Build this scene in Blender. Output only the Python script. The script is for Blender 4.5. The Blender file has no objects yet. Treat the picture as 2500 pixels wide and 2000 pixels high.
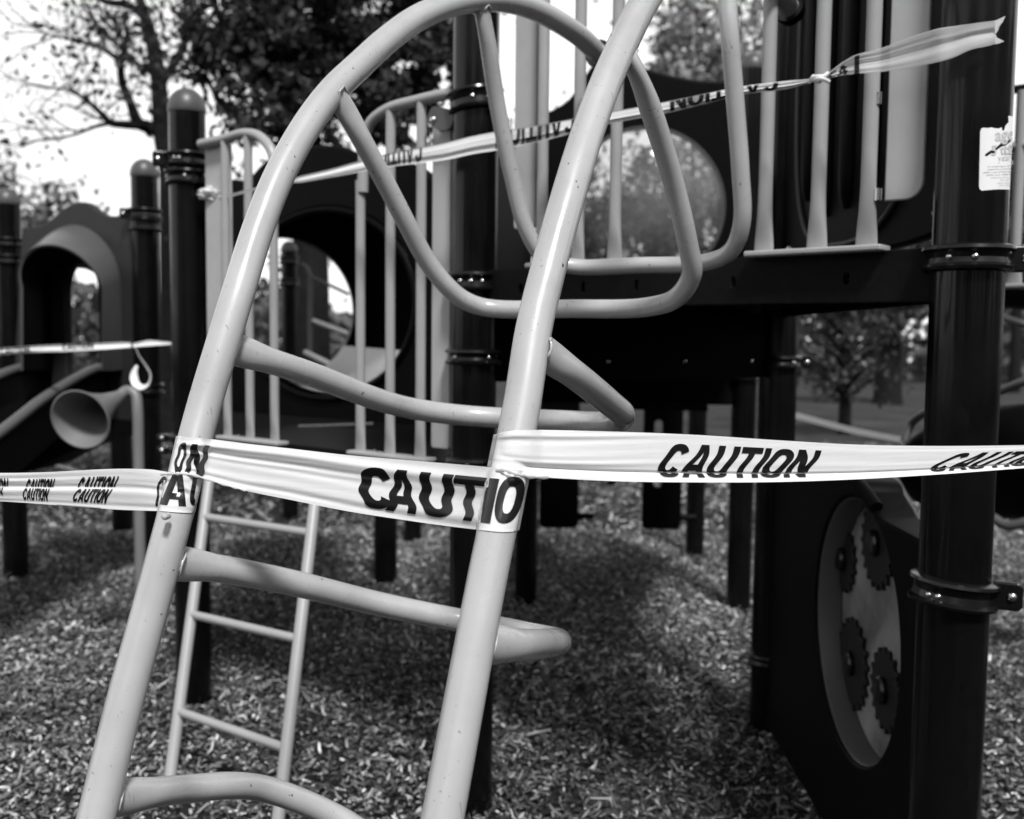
import bpy, bmesh, math, random
import numpy as np
from mathutils import Vector, Matrix
from mathutils.bvhtree import BVHTree
rng = np.random.default_rng(7); random.seed(7)
scene = bpy.context.scene
R = math.radians

# ------------------------------------------------------------------ camera
W0, H0, FPX, CAMZ = 2500.0, 2000.0, 2430.6, 1.37
PITCH = math.atan(175 / FPX); ROLL = R(0.63)
_r0 = Vector((1, 0, 0)); _u0 = Vector((0, math.sin(PITCH), math.cos(PITCH))); FWD = Vector((0, math.cos(PITCH), -math.sin(PITCH)))
RIGHT = _r0 * math.cos(ROLL) + _u0 * math.sin(ROLL)
UP = -_r0 * math.sin(ROLL) + _u0 * math.cos(ROLL)
CAM = Vector((0, 0, CAMZ))
cd = bpy.data.cameras.new('camera'); cam = bpy.data.objects.new('camera', cd); scene.collection.objects.link(cam)
cd.lens = 35; cd.sensor_width = 36; cd.clip_start = 0.05; cd.clip_end = 2000
M3 = Matrix((RIGHT, UP, -FWD)).transposed()
cam.matrix_world = Matrix.Translation(CAM) @ M3.to_4x4()
cd.dof.use_dof = True; cd.dof.focus_distance = 1.34; cd.dof.aperture_fstop = 4.5; cd.dof.aperture_blades = 0
scene.camera = cam

# ------------------------------------------------------------------ world, sun, exposure
SUN_EL, SUN_AZ = 55, 164           # behind the camera
world = bpy.data.worlds.new("World"); scene.world = world; world.use_nodes = True
nt = world.node_tree; nt.nodes.clear()
out = nt.nodes.new('ShaderNodeOutputWorld'); bg = nt.nodes.new('ShaderNodeBackground')
sky = nt.nodes.new('ShaderNodeTexSky'); sky.sky_type = 'NISHITA'; sky.sun_disc = False
sky.sun_elevation = R(SUN_EL); sky.sun_rotation = R(SUN_AZ)
bw = nt.nodes.new('ShaderNodeRGBToBW'); nt.links.new(sky.outputs[0], bw.inputs[0])
tc = nt.nodes.new('ShaderNodeTexCoord'); mp = nt.nodes.new('ShaderNodeMapping'); mp.inputs['Scale'].default_value = (1.2, 1.2, 3.5)
nt.links.new(tc.outputs['Generated'], mp.inputs[0])
cn = nt.nodes.new('ShaderNodeTexNoise'); cn.inputs['Scale'].default_value = 2.2; cn.inputs['Detail'].default_value = 5
nt.links.new(mp.outputs[0], cn.inputs[0])
cr = nt.nodes.new('ShaderNodeValToRGB'); cr.color_ramp.elements[0].position = .3; cr.color_ramp.elements[0].color = (7.4, 7.4, 7.4, 1)
cr.color_ramp.elements[1].position = .7; cr.color_ramp.elements[1].color = (9.3, 9.3, 9.3, 1)
nt.links.new(cn.outputs[0], cr.inputs[0])
mx = nt.nodes.new('ShaderNodeMix'); mx.data_type = 'RGBA'; mx.inputs[0].default_value = .88
nt.links.new(bw.outputs[0], mx.inputs[6]); nt.links.new(cr.outputs[0], mx.inputs[7])
sx_ = nt.nodes.new('ShaderNodeSeparateXYZ'); nt.links.new(tc.outputs['Generated'], sx_.inputs[0])
zr = nt.nodes.new('ShaderNodeMapRange'); zr.inputs[1].default_value = .38; zr.inputs[2].default_value = .85; zr.inputs[3].default_value = 1.02; zr.inputs[4].default_value = .22
nt.links.new(sx_.outputs[2], zr.inputs[0]); vm_ = nt.nodes.new('ShaderNodeVectorMath'); vm_.operation = 'SCALE'     # hazy sky: bright low down, darker towards the zenith
nt.links.new(mx.outputs[2], vm_.inputs[0]); nt.links.new(zr.outputs[0], vm_.inputs['Scale'])
nt.links.new(vm_.outputs[0], bg.inputs[0]); bg.inputs[1].default_value = 0.14
nt.links.new(bg.outputs[0], out.inputs[0])
sd = bpy.data.lights.new('sun', 'SUN'); sd.energy = 4.4; sd.angle = R(9); sd.color = (1, 1, 1)
sun = bpy.data.objects.new('sun', sd); scene.collection.objects.link(sun)
az = R(SUN_AZ); sdir = Vector((math.sin(az) * math.cos(R(SUN_EL)), math.cos(az) * math.cos(R(SUN_EL)), math.sin(R(SUN_EL))))
sun.rotation_euler = sdir.to_track_quat('Z', 'Y').to_euler()
scene.view_settings.view_transform = 'Standard'; scene.view_settings.look = 'None'
scene.view_settings.exposure = 0.14; scene.view_settings.gamma = 1.0
scene.cycles.use_denoising = True
scene.cycles.max_bounces = 6

# ------------------------------------------------------------------ helpers
def P(x, y, D):
    return CAM + D * (FWD + RIGHT * ((x - 1250) / FPX) - UP * ((y - 1000) / FPX))
def ray(x, y): return P(x, y, 1.0) - CAM
def ground_at(x, y, z=0.0):
    d = ray(x, y); return CAM + d * ((z - CAM.z) / d.z)
def at_col(x, y, D):            # ground point under a traced pixel at depth D
    p = P(x, y, D); return Vector((p.x, p.y, 0))

MATS = {}
def mat(name, v, rough=.5, spec=.5, coat=0, noise=0, nscale=30, bump=0, bscale=60, metal=0, alpha=1, trans=0, sub=0, specks=0, stretch=None, scratch=0):
    if name in MATS: return MATS[name]
    m = bpy.data.materials.new(name); m.use_nodes = True; n = m.node_tree; b = n.nodes['Principled BSDF']
    b.inputs['Base Color'].default_value = (v, v, v, 1); b.inputs['Roughness'].default_value = rough
    b.inputs['Specular IOR Level'].default_value = spec; b.inputs['Coat Weight'].default_value = coat; b.inputs['Coat Roughness'].default_value = .07
    b.inputs['Metallic'].default_value = metal; b.inputs['Alpha'].default_value = alpha; b.inputs['Transmission Weight'].default_value = trans
    t = n.nodes.new('ShaderNodeTexCoord'); vec = t.outputs['Object']
    if stretch:
        q = n.nodes.new('ShaderNodeMapping'); q.inputs['Scale'].default_value = stretch; n.links.new(vec, q.inputs[0]); vec = q.outputs[0]
    col = None
    if noise:
        k = n.nodes.new('ShaderNodeTexNoise'); k.inputs['Scale'].default_value = nscale; k.inputs['Detail'].default_value = 6; k.inputs['Roughness'].default_value = .6
        n.links.new(vec, k.inputs[0])
        r = n.nodes.new('ShaderNodeMapRange'); r.inputs[1].default_value = .3; r.inputs[2].default_value = .7
        r.inputs[3].default_value = v * (1 - noise); r.inputs[4].default_value = v * (1 + noise)
        n.links.new(k.outputs[0], r.inputs[0]); col = r.outputs[0]
    if specks:
        k = n.nodes.new('ShaderNodeTexNoise'); k.inputs['Scale'].default_value = 95; k.inputs['Detail'].default_value = 3
        n.links.new(t.outputs['Object'], k.inputs[0])
        r = n.nodes.new('ShaderNodeMapRange'); r.inputs[1].default_value = specks; r.inputs[2].default_value = specks + .015
        r.inputs[3].default_value = 1; r.inputs[4].default_value = .12; n.links.new(k.outputs[0], r.inputs[0])
        mm = n.nodes.new('ShaderNodeMath'); mm.operation = 'MULTIPLY'
        if col: n.links.new(col, mm.inputs[0])
        else: mm.inputs[0].default_value = v
        n.links.new(r.outputs[0], mm.inputs[1]); col = mm.outputs[0]
    if scratch:
        q = n.nodes.new('ShaderNodeMapping'); q.inputs['Scale'].default_value = (150, 420, 26); q.inputs['Rotation'].default_value = (.3, .5, .2); n.links.new(t.outputs['Object'], q.inputs[0])
        k = n.nodes.new('ShaderNodeTexNoise'); k.inputs['Scale'].default_value = 1.0; k.inputs['Detail'].default_value = 2; n.links.new(q.outputs[0], k.inputs[0])
        g = n.nodes.new('ShaderNodeTexNoise'); g.inputs['Scale'].default_value = 7; n.links.new(t.outputs['Object'], g.inputs[0])
        a1 = n.nodes.new('ShaderNodeMath'); a1.operation = 'MULTIPLY_ADD'; n.links.new(g.outputs[0], a1.inputs[0]); a1.inputs[1].default_value = .35; n.links.new(k.outputs[0], a1.inputs[2])
        r = n.nodes.new('ShaderNodeMapRange'); r.inputs[1].default_value = scratch + .19; r.inputs[2].default_value = scratch + .23
        r.inputs[3].default_value = 1; r.inputs[4].default_value = .55; n.links.new(a1.outputs[0], r.inputs[0])
        mm = n.nodes.new('ShaderNodeMath'); mm.operation = 'MULTIPLY'; n.links.new(col, mm.inputs[0]); n.links.new(r.outputs[0], mm.inputs[1]); col = mm.outputs[0]
        rr_ = n.nodes.new('ShaderNodeMapRange'); rr_.inputs[1].default_value = .35; rr_.inputs[2].default_value = .65; rr_.inputs[3].default_value = rough * .7; rr_.inputs[4].default_value = rough * 1.5
        n.links.new(g.outputs[0], rr_.inputs[0]); n.links.new(rr_.outputs[0], b.inputs['Roughness'])
    if col:
        cc = n.nodes.new('ShaderNodeCombineColor')
        for i in range(3): n.links.new(col, cc.inputs[i])
        n.links.new(cc.outputs[0], b.inputs['Base Color'])
    if bump:
        k = n.nodes.new('ShaderNodeTexNoise'); k.inputs['Scale'].default_value = bscale; k.inputs['Detail'].default_value = 4
        n.links.new(vec, k.inputs[0]); bp = n.nodes.new('ShaderNodeBump'); bp.inputs['Strength'].default_value = bump; bp.inputs['Distance'].default_value = .01
        n.links.new(k.outputs[0], bp.inputs['Height']); n.links.new(bp.outputs[0], b.inputs['Normal'])
    MATS[name] = m; return m

def attr_mat(name, attr='tone', rough=.8, spec=.2, trans=0):
    m = bpy.data.materials.new(name); m.use_nodes = True; n = m.node_tree; b = n.nodes['Principled BSDF']
    a = n.nodes.new('ShaderNodeAttribute'); a.attribute_name = attr
    n.links.new(a.outputs['Color'], b.inputs['Base Color']); b.inputs['Roughness'].default_value = rough; b.inputs['Specular IOR Level'].default_value = spec
    if trans:
        tr = n.nodes.new('ShaderNodeBsdfTranslucent'); n.links.new(a.outputs['Color'], tr.inputs[0])
        ms = n.nodes.new('ShaderNodeMixShader'); ms.inputs[0].default_value = trans
        n.links.new(b.outputs[0], ms.inputs[1]); n.links.new(tr.outputs[0], ms.inputs[2]); n.links.new(ms.outputs[0], n.nodes['Material Output'].inputs[0])
    return m

paint = mat('ladder_paint', .385, .30, .5, coat=.6, noise=.09, nscale=9, bump=.05, bscale=30, specks=.735, scratch=.70)
paint_wall = mat('rail_paint', .31, .35, .4, noise=.05, nscale=8, bump=.03, bscale=40)
plate_paint = mat('plate_paint', .40, .5, .3, noise=.04, nscale=14)
black = mat('black_post_paint', .0035, .16, .26, noise=.3, nscale=10, bump=.04, bscale=9, scratch=.68)
cap_m = mat('post_cap_paint', .065, .4, .4, noise=.2, nscale=12)
clampm = mat('clamp_black', .005, .22, .35)
bolt_m = mat('bolt_steel', .6, .22, .5, metal=1)
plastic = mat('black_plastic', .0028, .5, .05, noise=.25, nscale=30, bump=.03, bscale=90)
plastic_grey = mat('grey_plastic', .055, .45, .35, noise=.1, nscale=20)
deckm = mat('deck_coating', .005, .5, .08, noise=.3, nscale=60)
bark = mat('bark', .012, .9, .1, noise=.5, nscale=20, bump=.5, bscale=30)
ink = mat('tape_ink', .006, .22, .5)
lamp_white = mat('sticker_white', .78, .5, .3, noise=.03, nscale=40)
faint = mat('sticker_faint_print', .50, .6, .3)
greyink = mat('sticker_grey_print', .25, .6, .3)
glassy = mat('clear_dome', .17, .1, .8, alpha=.48, noise=.6, nscale=3)
smoky = mat('smoked_window', .06, .25, .5, noise=.5, nscale=5)
tunnel_in = mat('tunnel_plastic', .003, .8, .0, noise=.1, nscale=6)

def tape_material(name='caution_tape_film', tl=.3, al=1.0):
    m = bpy.data.materials.new(name); m.use_nodes = True; n = m.node_tree; b = n.nodes['Principled BSDF']
    b.inputs['Base Color'].default_value = (.84, .84, .84, 1); b.inputs['Roughness'].default_value = .32; b.inputs['Specular IOR Level'].default_value = .5
    tr = n.nodes.new('ShaderNodeBsdfTranslucent'); tr.inputs[0].default_value = (.85, .85, .85, 1)
    ms = n.nodes.new('ShaderNodeMixShader'); ms.inputs[0].default_value = tl
    n.links.new(b.outputs[0], ms.inputs[1]); n.links.new(tr.outputs[0], ms.inputs[2])
    tp = n.nodes.new('ShaderNodeBsdfTransparent'); m2 = n.nodes.new('ShaderNodeMixShader'); m2.inputs[0].default_value = al
    n.links.new(tp.outputs[0], m2.inputs[1]); n.links.new(ms.outputs[0], m2.inputs[2]); n.links.new(m2.outputs[0], n.nodes['Material Output'].inputs[0])
    t = n.nodes.new('ShaderNodeTexCoord'); mp = n.nodes.new('ShaderNodeMapping'); mp.inputs['Scale'].default_value = (3, 3, 60)
    k = n.nodes.new('ShaderNodeTexNoise'); k.inputs['Scale'].default_value = 3; k.inputs['Detail'].default_value = 3
    n.links.new(t.outputs['Object'], mp.inputs[0]); n.links.new(mp.outputs[0], k.inputs[0])
    bp = n.nodes.new('ShaderNodeBump'); bp.inputs['Strength'].default_value = .12; bp.inputs['Distance'].default_value = .004
    n.links.new(k.outputs[0], bp.inputs['Height']); n.links.new(bp.outputs[0], b.inputs['Normal'])
    return m
tape_m = tape_material(); torn_m = tape_material('torn_tape_film', .35, .52)

WL = {}
def _wl(o): return WL[o.name] if o else Vector((0, 0, 0))
def link(o, parent, wloc):
    scene.collection.objects.link(o); o.location = wloc - _wl(parent)
    if parent: o.parent = parent
    WL[o.name] = wloc.copy()
def add(name, vf, m, parent=None, smooth=35, label=None, attr=None):
    verts, faces = vf
    V = np.array([tuple(v) for v in verts], dtype=float) if not isinstance(verts, np.ndarray) else verts
    c = (V.min(0) + V.max(0)) / 2
    me = bpy.data.meshes.new(name); me.from_pydata([tuple(v) for v in (V - c)], [], [tuple(f) for f in faces]); me.validate(); me.update()
    me.materials.append(m)
    if smooth: me.shade_smooth(); me.set_sharp_from_angle(angle=R(smooth))
    o = bpy.data.objects.new(name, me); link(o, parent, Vector(c))
    if label: o['label'] = label
    return o
def thing(name, label, cat, loc, group=None):
    o = bpy.data.objects.new(name, None); o.empty_display_size = .1; link(o, None, Vector(loc)); return tag(o, label, cat, group)
def tag(o, label=None, cat=None, group=None, kind=None):
    if label: o['label'] = label
    if cat: o['category'] = cat
    if group: o['group'] = group
    if kind: o['kind'] = kind
    return o
def join(*vfs):
    V, F, n = [], [], 0
    for v, f in vfs:
        V += [tuple(a) for a in v]; F += [tuple(i + n for i in g) for g in f]; n = len(V)
    return V, F
def catmull(pts, n=8):
    pts = [np.array(p, float) for p in pts]
    if len(pts) < 3: 
        return [pts[0] + (pts[1] - pts[0]) * t for t in np.linspace(0, 1, n + 1)]
    q = [2 * pts[0] - pts[1]] + pts + [2 * pts[-1] - pts[-2]]; res = []
    for i in range(1, len(q) - 2):
        p0, p1, p2, p3 = q[i - 1:i + 3]
        t0 = 0; t1 = np.linalg.norm(p1 - p0) ** .5; t2 = t1 + np.linalg.norm(p2 - p1) ** .5; t3 = t2 + np.linalg.norm(p3 - p2) ** .5
        for k in range(n):
            t = t1 + (t2 - t1) * k / n
            A1 = (t1 - t) / (t1 - t0) * p0 + (t - t0) / (t1 - t0) * p1; A2 = (t2 - t) / (t2 - t1) * p1 + (t - t1) / (t2 - t1) * p2
            A3 = (t3 - t) / (t3 - t2) * p2 + (t - t2) / (t3 - t2) * p3
            B1 = (t2 - t) / (t2 - t0) * A1 + (t - t0) / (t2 - t0) * A2; B2 = (t3 - t) / (t3 - t1) * A2 + (t - t1) / (t3 - t1) * A3
            res.append((t2 - t) / (t2 - t1) * B1 + (t - t1) / (t2 - t1) * B2)
    res.append(pts[-1]); return res
def sweep(pts, rad, segs=16, cap=True, ref=None, flat=None):
    """tube along pts; rad a number or list; flat: list of (a,b) multipliers of the section (a along ref side)"""
    n = len(pts); pts = [Vector(p) for p in pts]; rad = [rad] * n if np.isscalar(rad) else list(rad)
    T = [(pts[min(i + 1, n - 1)] - pts[max(i - 1, 0)]).normalized() for i in range(n)]
    a = Vector(ref) if ref is not None else (Vector((0, 0, 1)) if abs(T[0].z) < .9 else Vector((1, 0, 0)))
    N = (a - T[0] * a.dot(T[0])).normalized(); V, F = [], []
    for i in range(n):
        N = (N - T[i] * N.dot(T[i])).normalized(); B = T[i].cross(N); fa, fb = flat[i] if flat else (1, 1)
        for k in range(segs):
            th = 2 * math.pi * k / segs
            V.append(pts[i] + N * (math.cos(th) * rad[i] * fa) + B * (math.sin(th) * rad[i] * fb))
    for i in range(n - 1):
        for k in range(segs):
            k2 = (k + 1) % segs; F.append((i * segs + k, i * segs + k2, (i + 1) * segs + k2, (i + 1) * segs + k))
    if cap:
        F.append(tuple(range(segs))[::-1]); F.append(tuple((n - 1) * segs + k for k in range(segs)))
    return V, F
def tube(pts, r, segs=16, n=8, **k): return sweep(catmull(pts, n), r, segs, **k)
def lathe(c, prof, segs=32, axis=(0, 0, 1)):
    """prof: list of (radius, height) around axis through c"""
    ax = Vector(axis).normalized(); a = Vector((1, 0, 0)) if abs(ax.z) > .9 else Vector((0, 0, 1)); X = (a - ax * a.dot(ax)).normalized(); Y = ax.cross(X)
    V, F = [], []; c = Vector(c); n = len(prof)
    for r, h in prof:
        for k in range(segs):
            th = 2 * math.pi * k / segs; V.append(c + ax * h + (X * math.cos(th) + Y * math.sin(th)) * r)
    for i in range(n - 1):
        for k in range(segs):
            k2 = (k + 1) % segs; F.append((i * segs + k, i * segs + k2, (i + 1) * segs + k2, (i + 1) * segs + k))
    return V, F
class Frame:
    """vertical plane through ground points A, B: s metres from A to B, z up, n towards the camera"""
    def __init__(s, A, B):
        s.A = Vector((A[0], A[1], 0)); s.ax = (Vector((B[0], B[1], 0)) - s.A).normalized(); s.L = (Vector((B[0], B[1], 0)) - s.A).length
        s.n = Vector((s.ax.y, -s.ax.x, 0))
        if (CAM - s.A).dot(s.n) < 0: s.n = -s.n
    def pt(s, u, z, off=0): return s.A + s.ax * u + Vector((0, 0, z)) + s.n * off
    def px(s, x, y, off=0):      # pixel -> (s, z) on the plane
        d = ray(x, y); t = ((s.A + s.n * off) - CAM).dot(s.n) / d.dot(s.n); p = CAM + d * t
        return ((p - s.A).dot(s.ax), p.z)
def slab(outer, holes, frame, depth, off=0, bevel=.003, res=2):
    """outline (s,z) with holes, thickness depth centred at off from the frame plane"""
    cu = bpy.data.curves.new('tmp', 'CURVE'); cu.dimensions = '2D'; cu.fill_mode = 'BOTH'; cu.extrude = max(depth / 2 - bevel, .0005); cu.bevel_depth = bevel; cu.bevel_resolution = res
    cu.offset = -bevel
    for lp in [outer] + list(holes):
        sp = cu.splines.new('POLY'); sp.points.add(len(lp) - 1); sp.use_cyclic_u = True
        for i, (a, b) in enumerate(lp): sp.points[i].co = (a, b, 0, 1)
    ob = bpy.data.objects.new('tmp', cu); me = bpy.data.meshes.new_from_object(ob)
    V = [frame.pt(v.co.x, v.co.y, v.co.z + off) for v in me.vertices]; F = [tuple(p.vertices) for p in me.polygons]
    bpy.data.objects.remove(ob); bpy.data.curves.remove(cu); bpy.data.meshes.remove(me)
    return V, F
def circ(cx, cy, rx, ry=None, n=48, a0=0, a1=360):
    ry = ry or rx; return [(cx + rx * math.cos(R(a0 + (a1 - a0) * k / n)), cy + ry * math.sin(R(a0 + (a1 - a0) * k / n))) for k in range(n)]
def rrect(x0, y0, x1, y1, r, n=6):
    p = []
    for cx, cy, a in ((x1 - r, y0 + r, -90), (x1 - r, y1 - r, 0), (x0 + r, y1 - r, 90), (x0 + r, y0 + r, 180)):
        p += [(cx + r * math.cos(R(a + 90 * k / n)), cy + r * math.sin(R(a + 90 * k / n))) for k in range(n + 1)]
    return p
def smooth_poly(pts, n=6):
    return [(p[0], p[1]) for p in catmull([(a, b, 0) for a, b in pts], n)]
def bolt(parent, p, nrm, r=.008):
    return add('bolt', lathe(p, [(r, -.002), (r, .001), (r * .9, .003), (r * .55, .0052), (0.0003, .006)], 16, nrm), bolt_m, parent, 50)

# ------------------------------------------------------------------ posts
def post_xy(x, y, D): p = P(x, y, D); return Vector((p.x, p.y, 0))
PL = post_xy(463, 825, 3.6); PC = post_xy(1157, 825, 2.78); PR = post_xy(2355, 825, 1.92); PB = post_xy(1902, 825, 3.4)
def clamp(parent, c, z, r, ear=None, h=.055, tilt=0, bolts=(), name='clamp'):
    """moulded ring round a post with raised lips, one ear, dome bolts at the given headings (degrees)"""
    c0 = Vector((c.x, c.y, z)); axis = Vector((math.sin(R(tilt)), 0, math.cos(R(tilt))))
    g = r + .004
    prof = [(r - .002, -h / 2), (g + .004, -h / 2), (g + .012, -h / 2 + .003), (g + .014, -h / 2 + .009), (g + .006, -h / 2 + .015), (g + .003, 0), (g + .006, h / 2 - .015),
            (g + .014, h / 2 - .009), (g + .012, h / 2 - .003), (g + .004, h / 2), (r - .002, h / 2)]
    o = add(name, lathe(c0, prof, 40, axis), clampm, parent, 22)
    if ear is not None:
        a = R(ear); d = Vector((math.cos(a), math.sin(a), 0)); fr = Frame(c0, c0 + d)
        add('clamp_ear', slab(rrect(r, z - h * .5, r + .055, z + h * .5, .012), [], fr, .018, bevel=.004), clampm, o)
        for dz in (0,): bolt(o, fr.pt(r + .036, z + dz, .009), fr.n, .009)
    for bh, in [(b,) for b in bolts]:
        a = R(bh); d = Vector((math.cos(a), math.sin(a), 0)); bolt(o, c0 + d * (g + .004), d, .0065)
    return o
def post(c, top, r, label, capped=True, clamps=(), group='black posts of the play structure', name='support_post'):
    t = thing(name, label, 'post', (c.x, c.y, 0), group)
    zt = top - (r * 1.15 if capped else 0)
    V, F = lathe((c.x, c.y, -.05), [(r, 0), (r, (zt + .05) * .3), (r, (zt + .05) * .6), (r, zt + .05)], 40)
    add('shaft', (V, F), black, t, 60)
    if capped:
        add('post_cap', lathe((c.x, c.y, zt), [(r + .0015, -.012), (r + .003, -.006), (r + .003, .002)] + [((r + .003) * math.cos(R(a)), .002 + (r * 1.15) * math.sin(R(a))) for a in range(10, 90, 10)] + [(.0005, r * 1.15 + .002)], 40), cap_m, t, 60)
    else:
        add('post_cap', lathe((c.x, c.y, zt), [(r + .002, -.01), (r + .003, .01), (r * .7, .05), (.001, .07)], 40), cap_m, t, 60)
    for k in clamps: clamp(t, c, k[0], r, **k[1])
    return t
def zpx(x, y, D): return P(x, y, D).z
r5 = .0635
post(PL, zpx(455, 228, 3.6), r5, 'domed black post left of the arch ladder, with two stacked clamps near its top',
     clamps=[(zpx(455, 398, 3.6), dict(ear=200, bolts=(-110, -95))), (zpx(455, 440, 3.6), dict(ear=-30, bolts=(-150, -80))), (zpx(465, 1070, 3.6), dict(ear=195, h=.03)), (zpx(465, 1100, 3.6), dict(ear=195, h=.03))])
post(PC, 3.0, r5, 'tall black post in the middle, behind the arch ladder, where the two platforms meet', False,
     clamps=[(zpx(1160, 258, 2.78), dict(tilt=-7, bolts=(-95, -60, -40), h=.06)), (zpx(1160, 690, 2.78), dict(bolts=(-120, -95, -70, -45))), (zpx(1160, 872, 2.78), dict(bolts=(-132, -52), h=.045)), (zpx(1160, 1130, 2.78), dict(h=.03, bolts=(-100,)))])
post(PR, 2.7, r5 + .003, 'thick black post at the right edge carrying a torn white age sticker', False,
     clamps=[(zpx(2355, 634, 1.92), dict(bolts=(-140, -105), ear=-8, h=.05)), (zpx(2330, 1452, 1.92), dict(bolts=(-150, -135), tilt=5, h=.055, ear=-25))])
post(PB, 3.0, r5, 'black post at the far end of the gear panel, under the black upper platform', False,
     clamps=[(zpx(1900, 884, 3.4), dict(ear=5, bolts=(-60,), h=.045)), (zpx(1880, 1625, 3.4), dict(h=.05, bolts=(-100,)))])
def foot_post(x, yfoot, w, ytop, label, capped=True, yfoot_x=None, **k):
    g = ground_at(x, yfoot); D = (g - CAM).dot(FWD)
    r = w * D / FPX / 2
    top = zpx(x, ytop, D) if ytop is not None else 1.55
    return post(Vector((g.x, g.y, 0)), top, r, label, capped, **k), Vector((g.x, g.y, 0)), D, r
_, P5, D5, r_5 = foot_post(1802, 1490, 58, 158, 'black post between the open middle of the platform and the gear panel', clamps=[(1.58, {}), (1.2, {})])
_, P6, D6, _r = foot_post(1695, 1360, 44, 925, 'slimmer black post beside the rounded hanging panel, its foot casting a shadow to the left', False)
_, P7, D7, r_7 = foot_post(1283, 1474, 54, None, 'black post just right of the near ladder rail, below the wrapped tape', False)
P7 = P7
_, P8, D8, r_8 = foot_post(40, 1412, 58, 470, 'leftmost capped black post, left of the hooded tunnel', clamps=[(zpx(35, 600, 5.6), {}), (zpx(35, 640, 5.6), {})])
_, P9, D9, r_9 = foot_post(368, 1460, 62, 403, 'capped black post between the hooded tunnel and the tall left post', clamps=[(zpx(367, 535, 5.25), dict(ear=200)), (zpx(367, 560, 5.25), dict(h=.07)), (zpx(367, 945, 5.25), {})])
foot_post(300, 1302, 50, 1000, 'short black leg under the slide, behind the talking horn', False)
_, P11, D11, _r = foot_post(709, 1270, 38, 594, 'distant capped black post seen through the round tunnel', clamps=[(zpx(709, 640, 7.4), {}), (zpx(709, 692, 7.4), {})])
foot_post(941, 1425, 56, 1120, 'short black leg under the lower platform, left of the thick ladder rung', False)
foot_post(1008, 1325, 42, 1120, 'farther short black leg under the lower platform, right of its twin', False)
foot_post(1494, 1192, 22, 1000, 'far small black leg seen just below the long tape', False)

# ------------------------------------------------------------------ platforms
def platform(poly, ztop, fascia, label, skirt=None):
    c = sum(poly, Vector()) / len(poly); t = thing('platform', label, 'platform', (c.x, c.y, ztop - .1))
    n = len(poly); ins = []
    # deck plate inset between posts
    V = [Vector((p.x, p.y, ztop)) for p in poly] + [Vector((p.x, p.y, ztop - .012)) for p in poly]
    F = [tuple(range(n)), tuple(range(2 * n - 1, n - 1, -1))] + [(i, (i + 1) % n, n + (i + 1) % n, n + i)[::-1] for i in range(n)]
    add('deck_plate', (V, F), deckm, t, 20)
    for i in range(n):
        a, b = poly[i], poly[(i + 1) % n]; fr = Frame(a, b)
        if (c - fr.A).dot(fr.n) > 0: off = -.004
        else: off = .004
        holes = []
        s = .18
        while s < fr.L - .12:
            holes.append(rrect(s - .006, ztop - fascia * .62, s + .006, ztop - fascia * .38, .005, 3)); s += .16 + .05 * ((i * 7 + int(s * 10)) % 3)
        add('edge_beam', slab([(.03, ztop - fascia), (fr.L - .03, ztop - fascia), (fr.L - .03, ztop + .004), (.03, ztop + .004)], holes, fr, .014, off, bevel=.002), deckm, t)
        fr2 = Frame(a, b)
        add('under_flange', slab([(.04, ztop - .018), (fr.L - .04, ztop - .018), (fr.L - .04, ztop - .024), (.04, ztop - .024)], [], fr2, .05, off - (.03 if off > 0 else -.03), bevel=.0015), deckm, t)
    return t
UPZ, LOZ = 1.55, 1.01
P4b = Vector((PR.x + .75, PR.y + 1.35, 0))
platform([PC, PR, PB, P5, P7], UPZ, .10, 'black upper platform between the middle post and the sticker post')
LB = Vector((-.35, 4.25, 0)); LA = Vector((-1.15, 4.85, 0))
LA = post_xy(545, 900, 4.75); LB = post_xy(1105, 900, 3.95)
platform([PL, PC, LB, LA], LOZ, .08, 'black lower platform behind the thin ladder, in front of the round tunnel')

# skirt panel under the upper platform (PC to PB)
FCB = Frame(PC, PB)
t = thing('skirt_panel', 'black panel hung below the upper platform, behind the arch ladder', 'panel', FCB.pt(.6, 1.26))
p0 = FCB.px(1215, 915); p1 = FCB.px(1850, 915)
add('board', slab(rrect(.07, 1.245, FCB.L - .07, 1.462, .01), [], FCB, .02, bevel=.004), plastic, t)
for x in (1480, 1667, 1830):
    s, z = FCB.px(x, 882); bolt(t, FCB.pt(s, z, .0095), FCB.n, .008)
# counter between P7 and P5
F75 = Frame(P7, P5)
t = thing('counter_panel', 'low black counter board between far posts below the skirt panel', 'panel', F75.pt(.5, 1.05))
s0, z0 = F75.px(1500, 985); s1, z1 = F75.px(1795, 915)
add('board', slab(rrect(s0 - .5, z0, s1, z1 + .05, .03), [], F75, .03, bevel=.006), plastic, t)
add('ledge', slab(rrect(s0, z0 - .02, s1 - .15, z0 + .01, .008), [], F75, .16, .09, bevel=.006), plastic, t)

# hanging panels with rounded corners (drum/chime panels)
def hanging(x0, x1, ytop, ybot, D, label, slot=None):
    a = at_col(x0, ybot, D); b = at_col(x1, ybot, D); fr = Frame(a, b); z0 = P(x0, ybot, D).z; z1 = P(x0, ytop, D).z
    t = thing('hanging_panel', label, 'panel', fr.pt(fr.L / 2, z0), 'rounded black panels hung under the far platform')
    holes = []
    if slot: 
        s, z = fr.px(*slot); holes = [rrect(s - .024, z - .4, s + .024, z, .023)]
    add('board', slab(rrect(0, z0, fr.L, z1, .035), holes, fr, .05, bevel=.012), plastic, t)
    add('hanger_bracket', tube([fr.pt(fr.L * .98, z0 + .07), fr.pt(fr.L + .09, z0 + .07)], .02, 10), plastic, t)
    return t
hanging(1316, 1411, 960, 1288, 5.9, 'rounded black panel right of the near ladder rail, below the long tape')
hanging(1566, 1661, 985, 1291, 5.9, 'black panel with a light upright slot, hung left of the slimmer post', slot=(1608, 1025))

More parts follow.
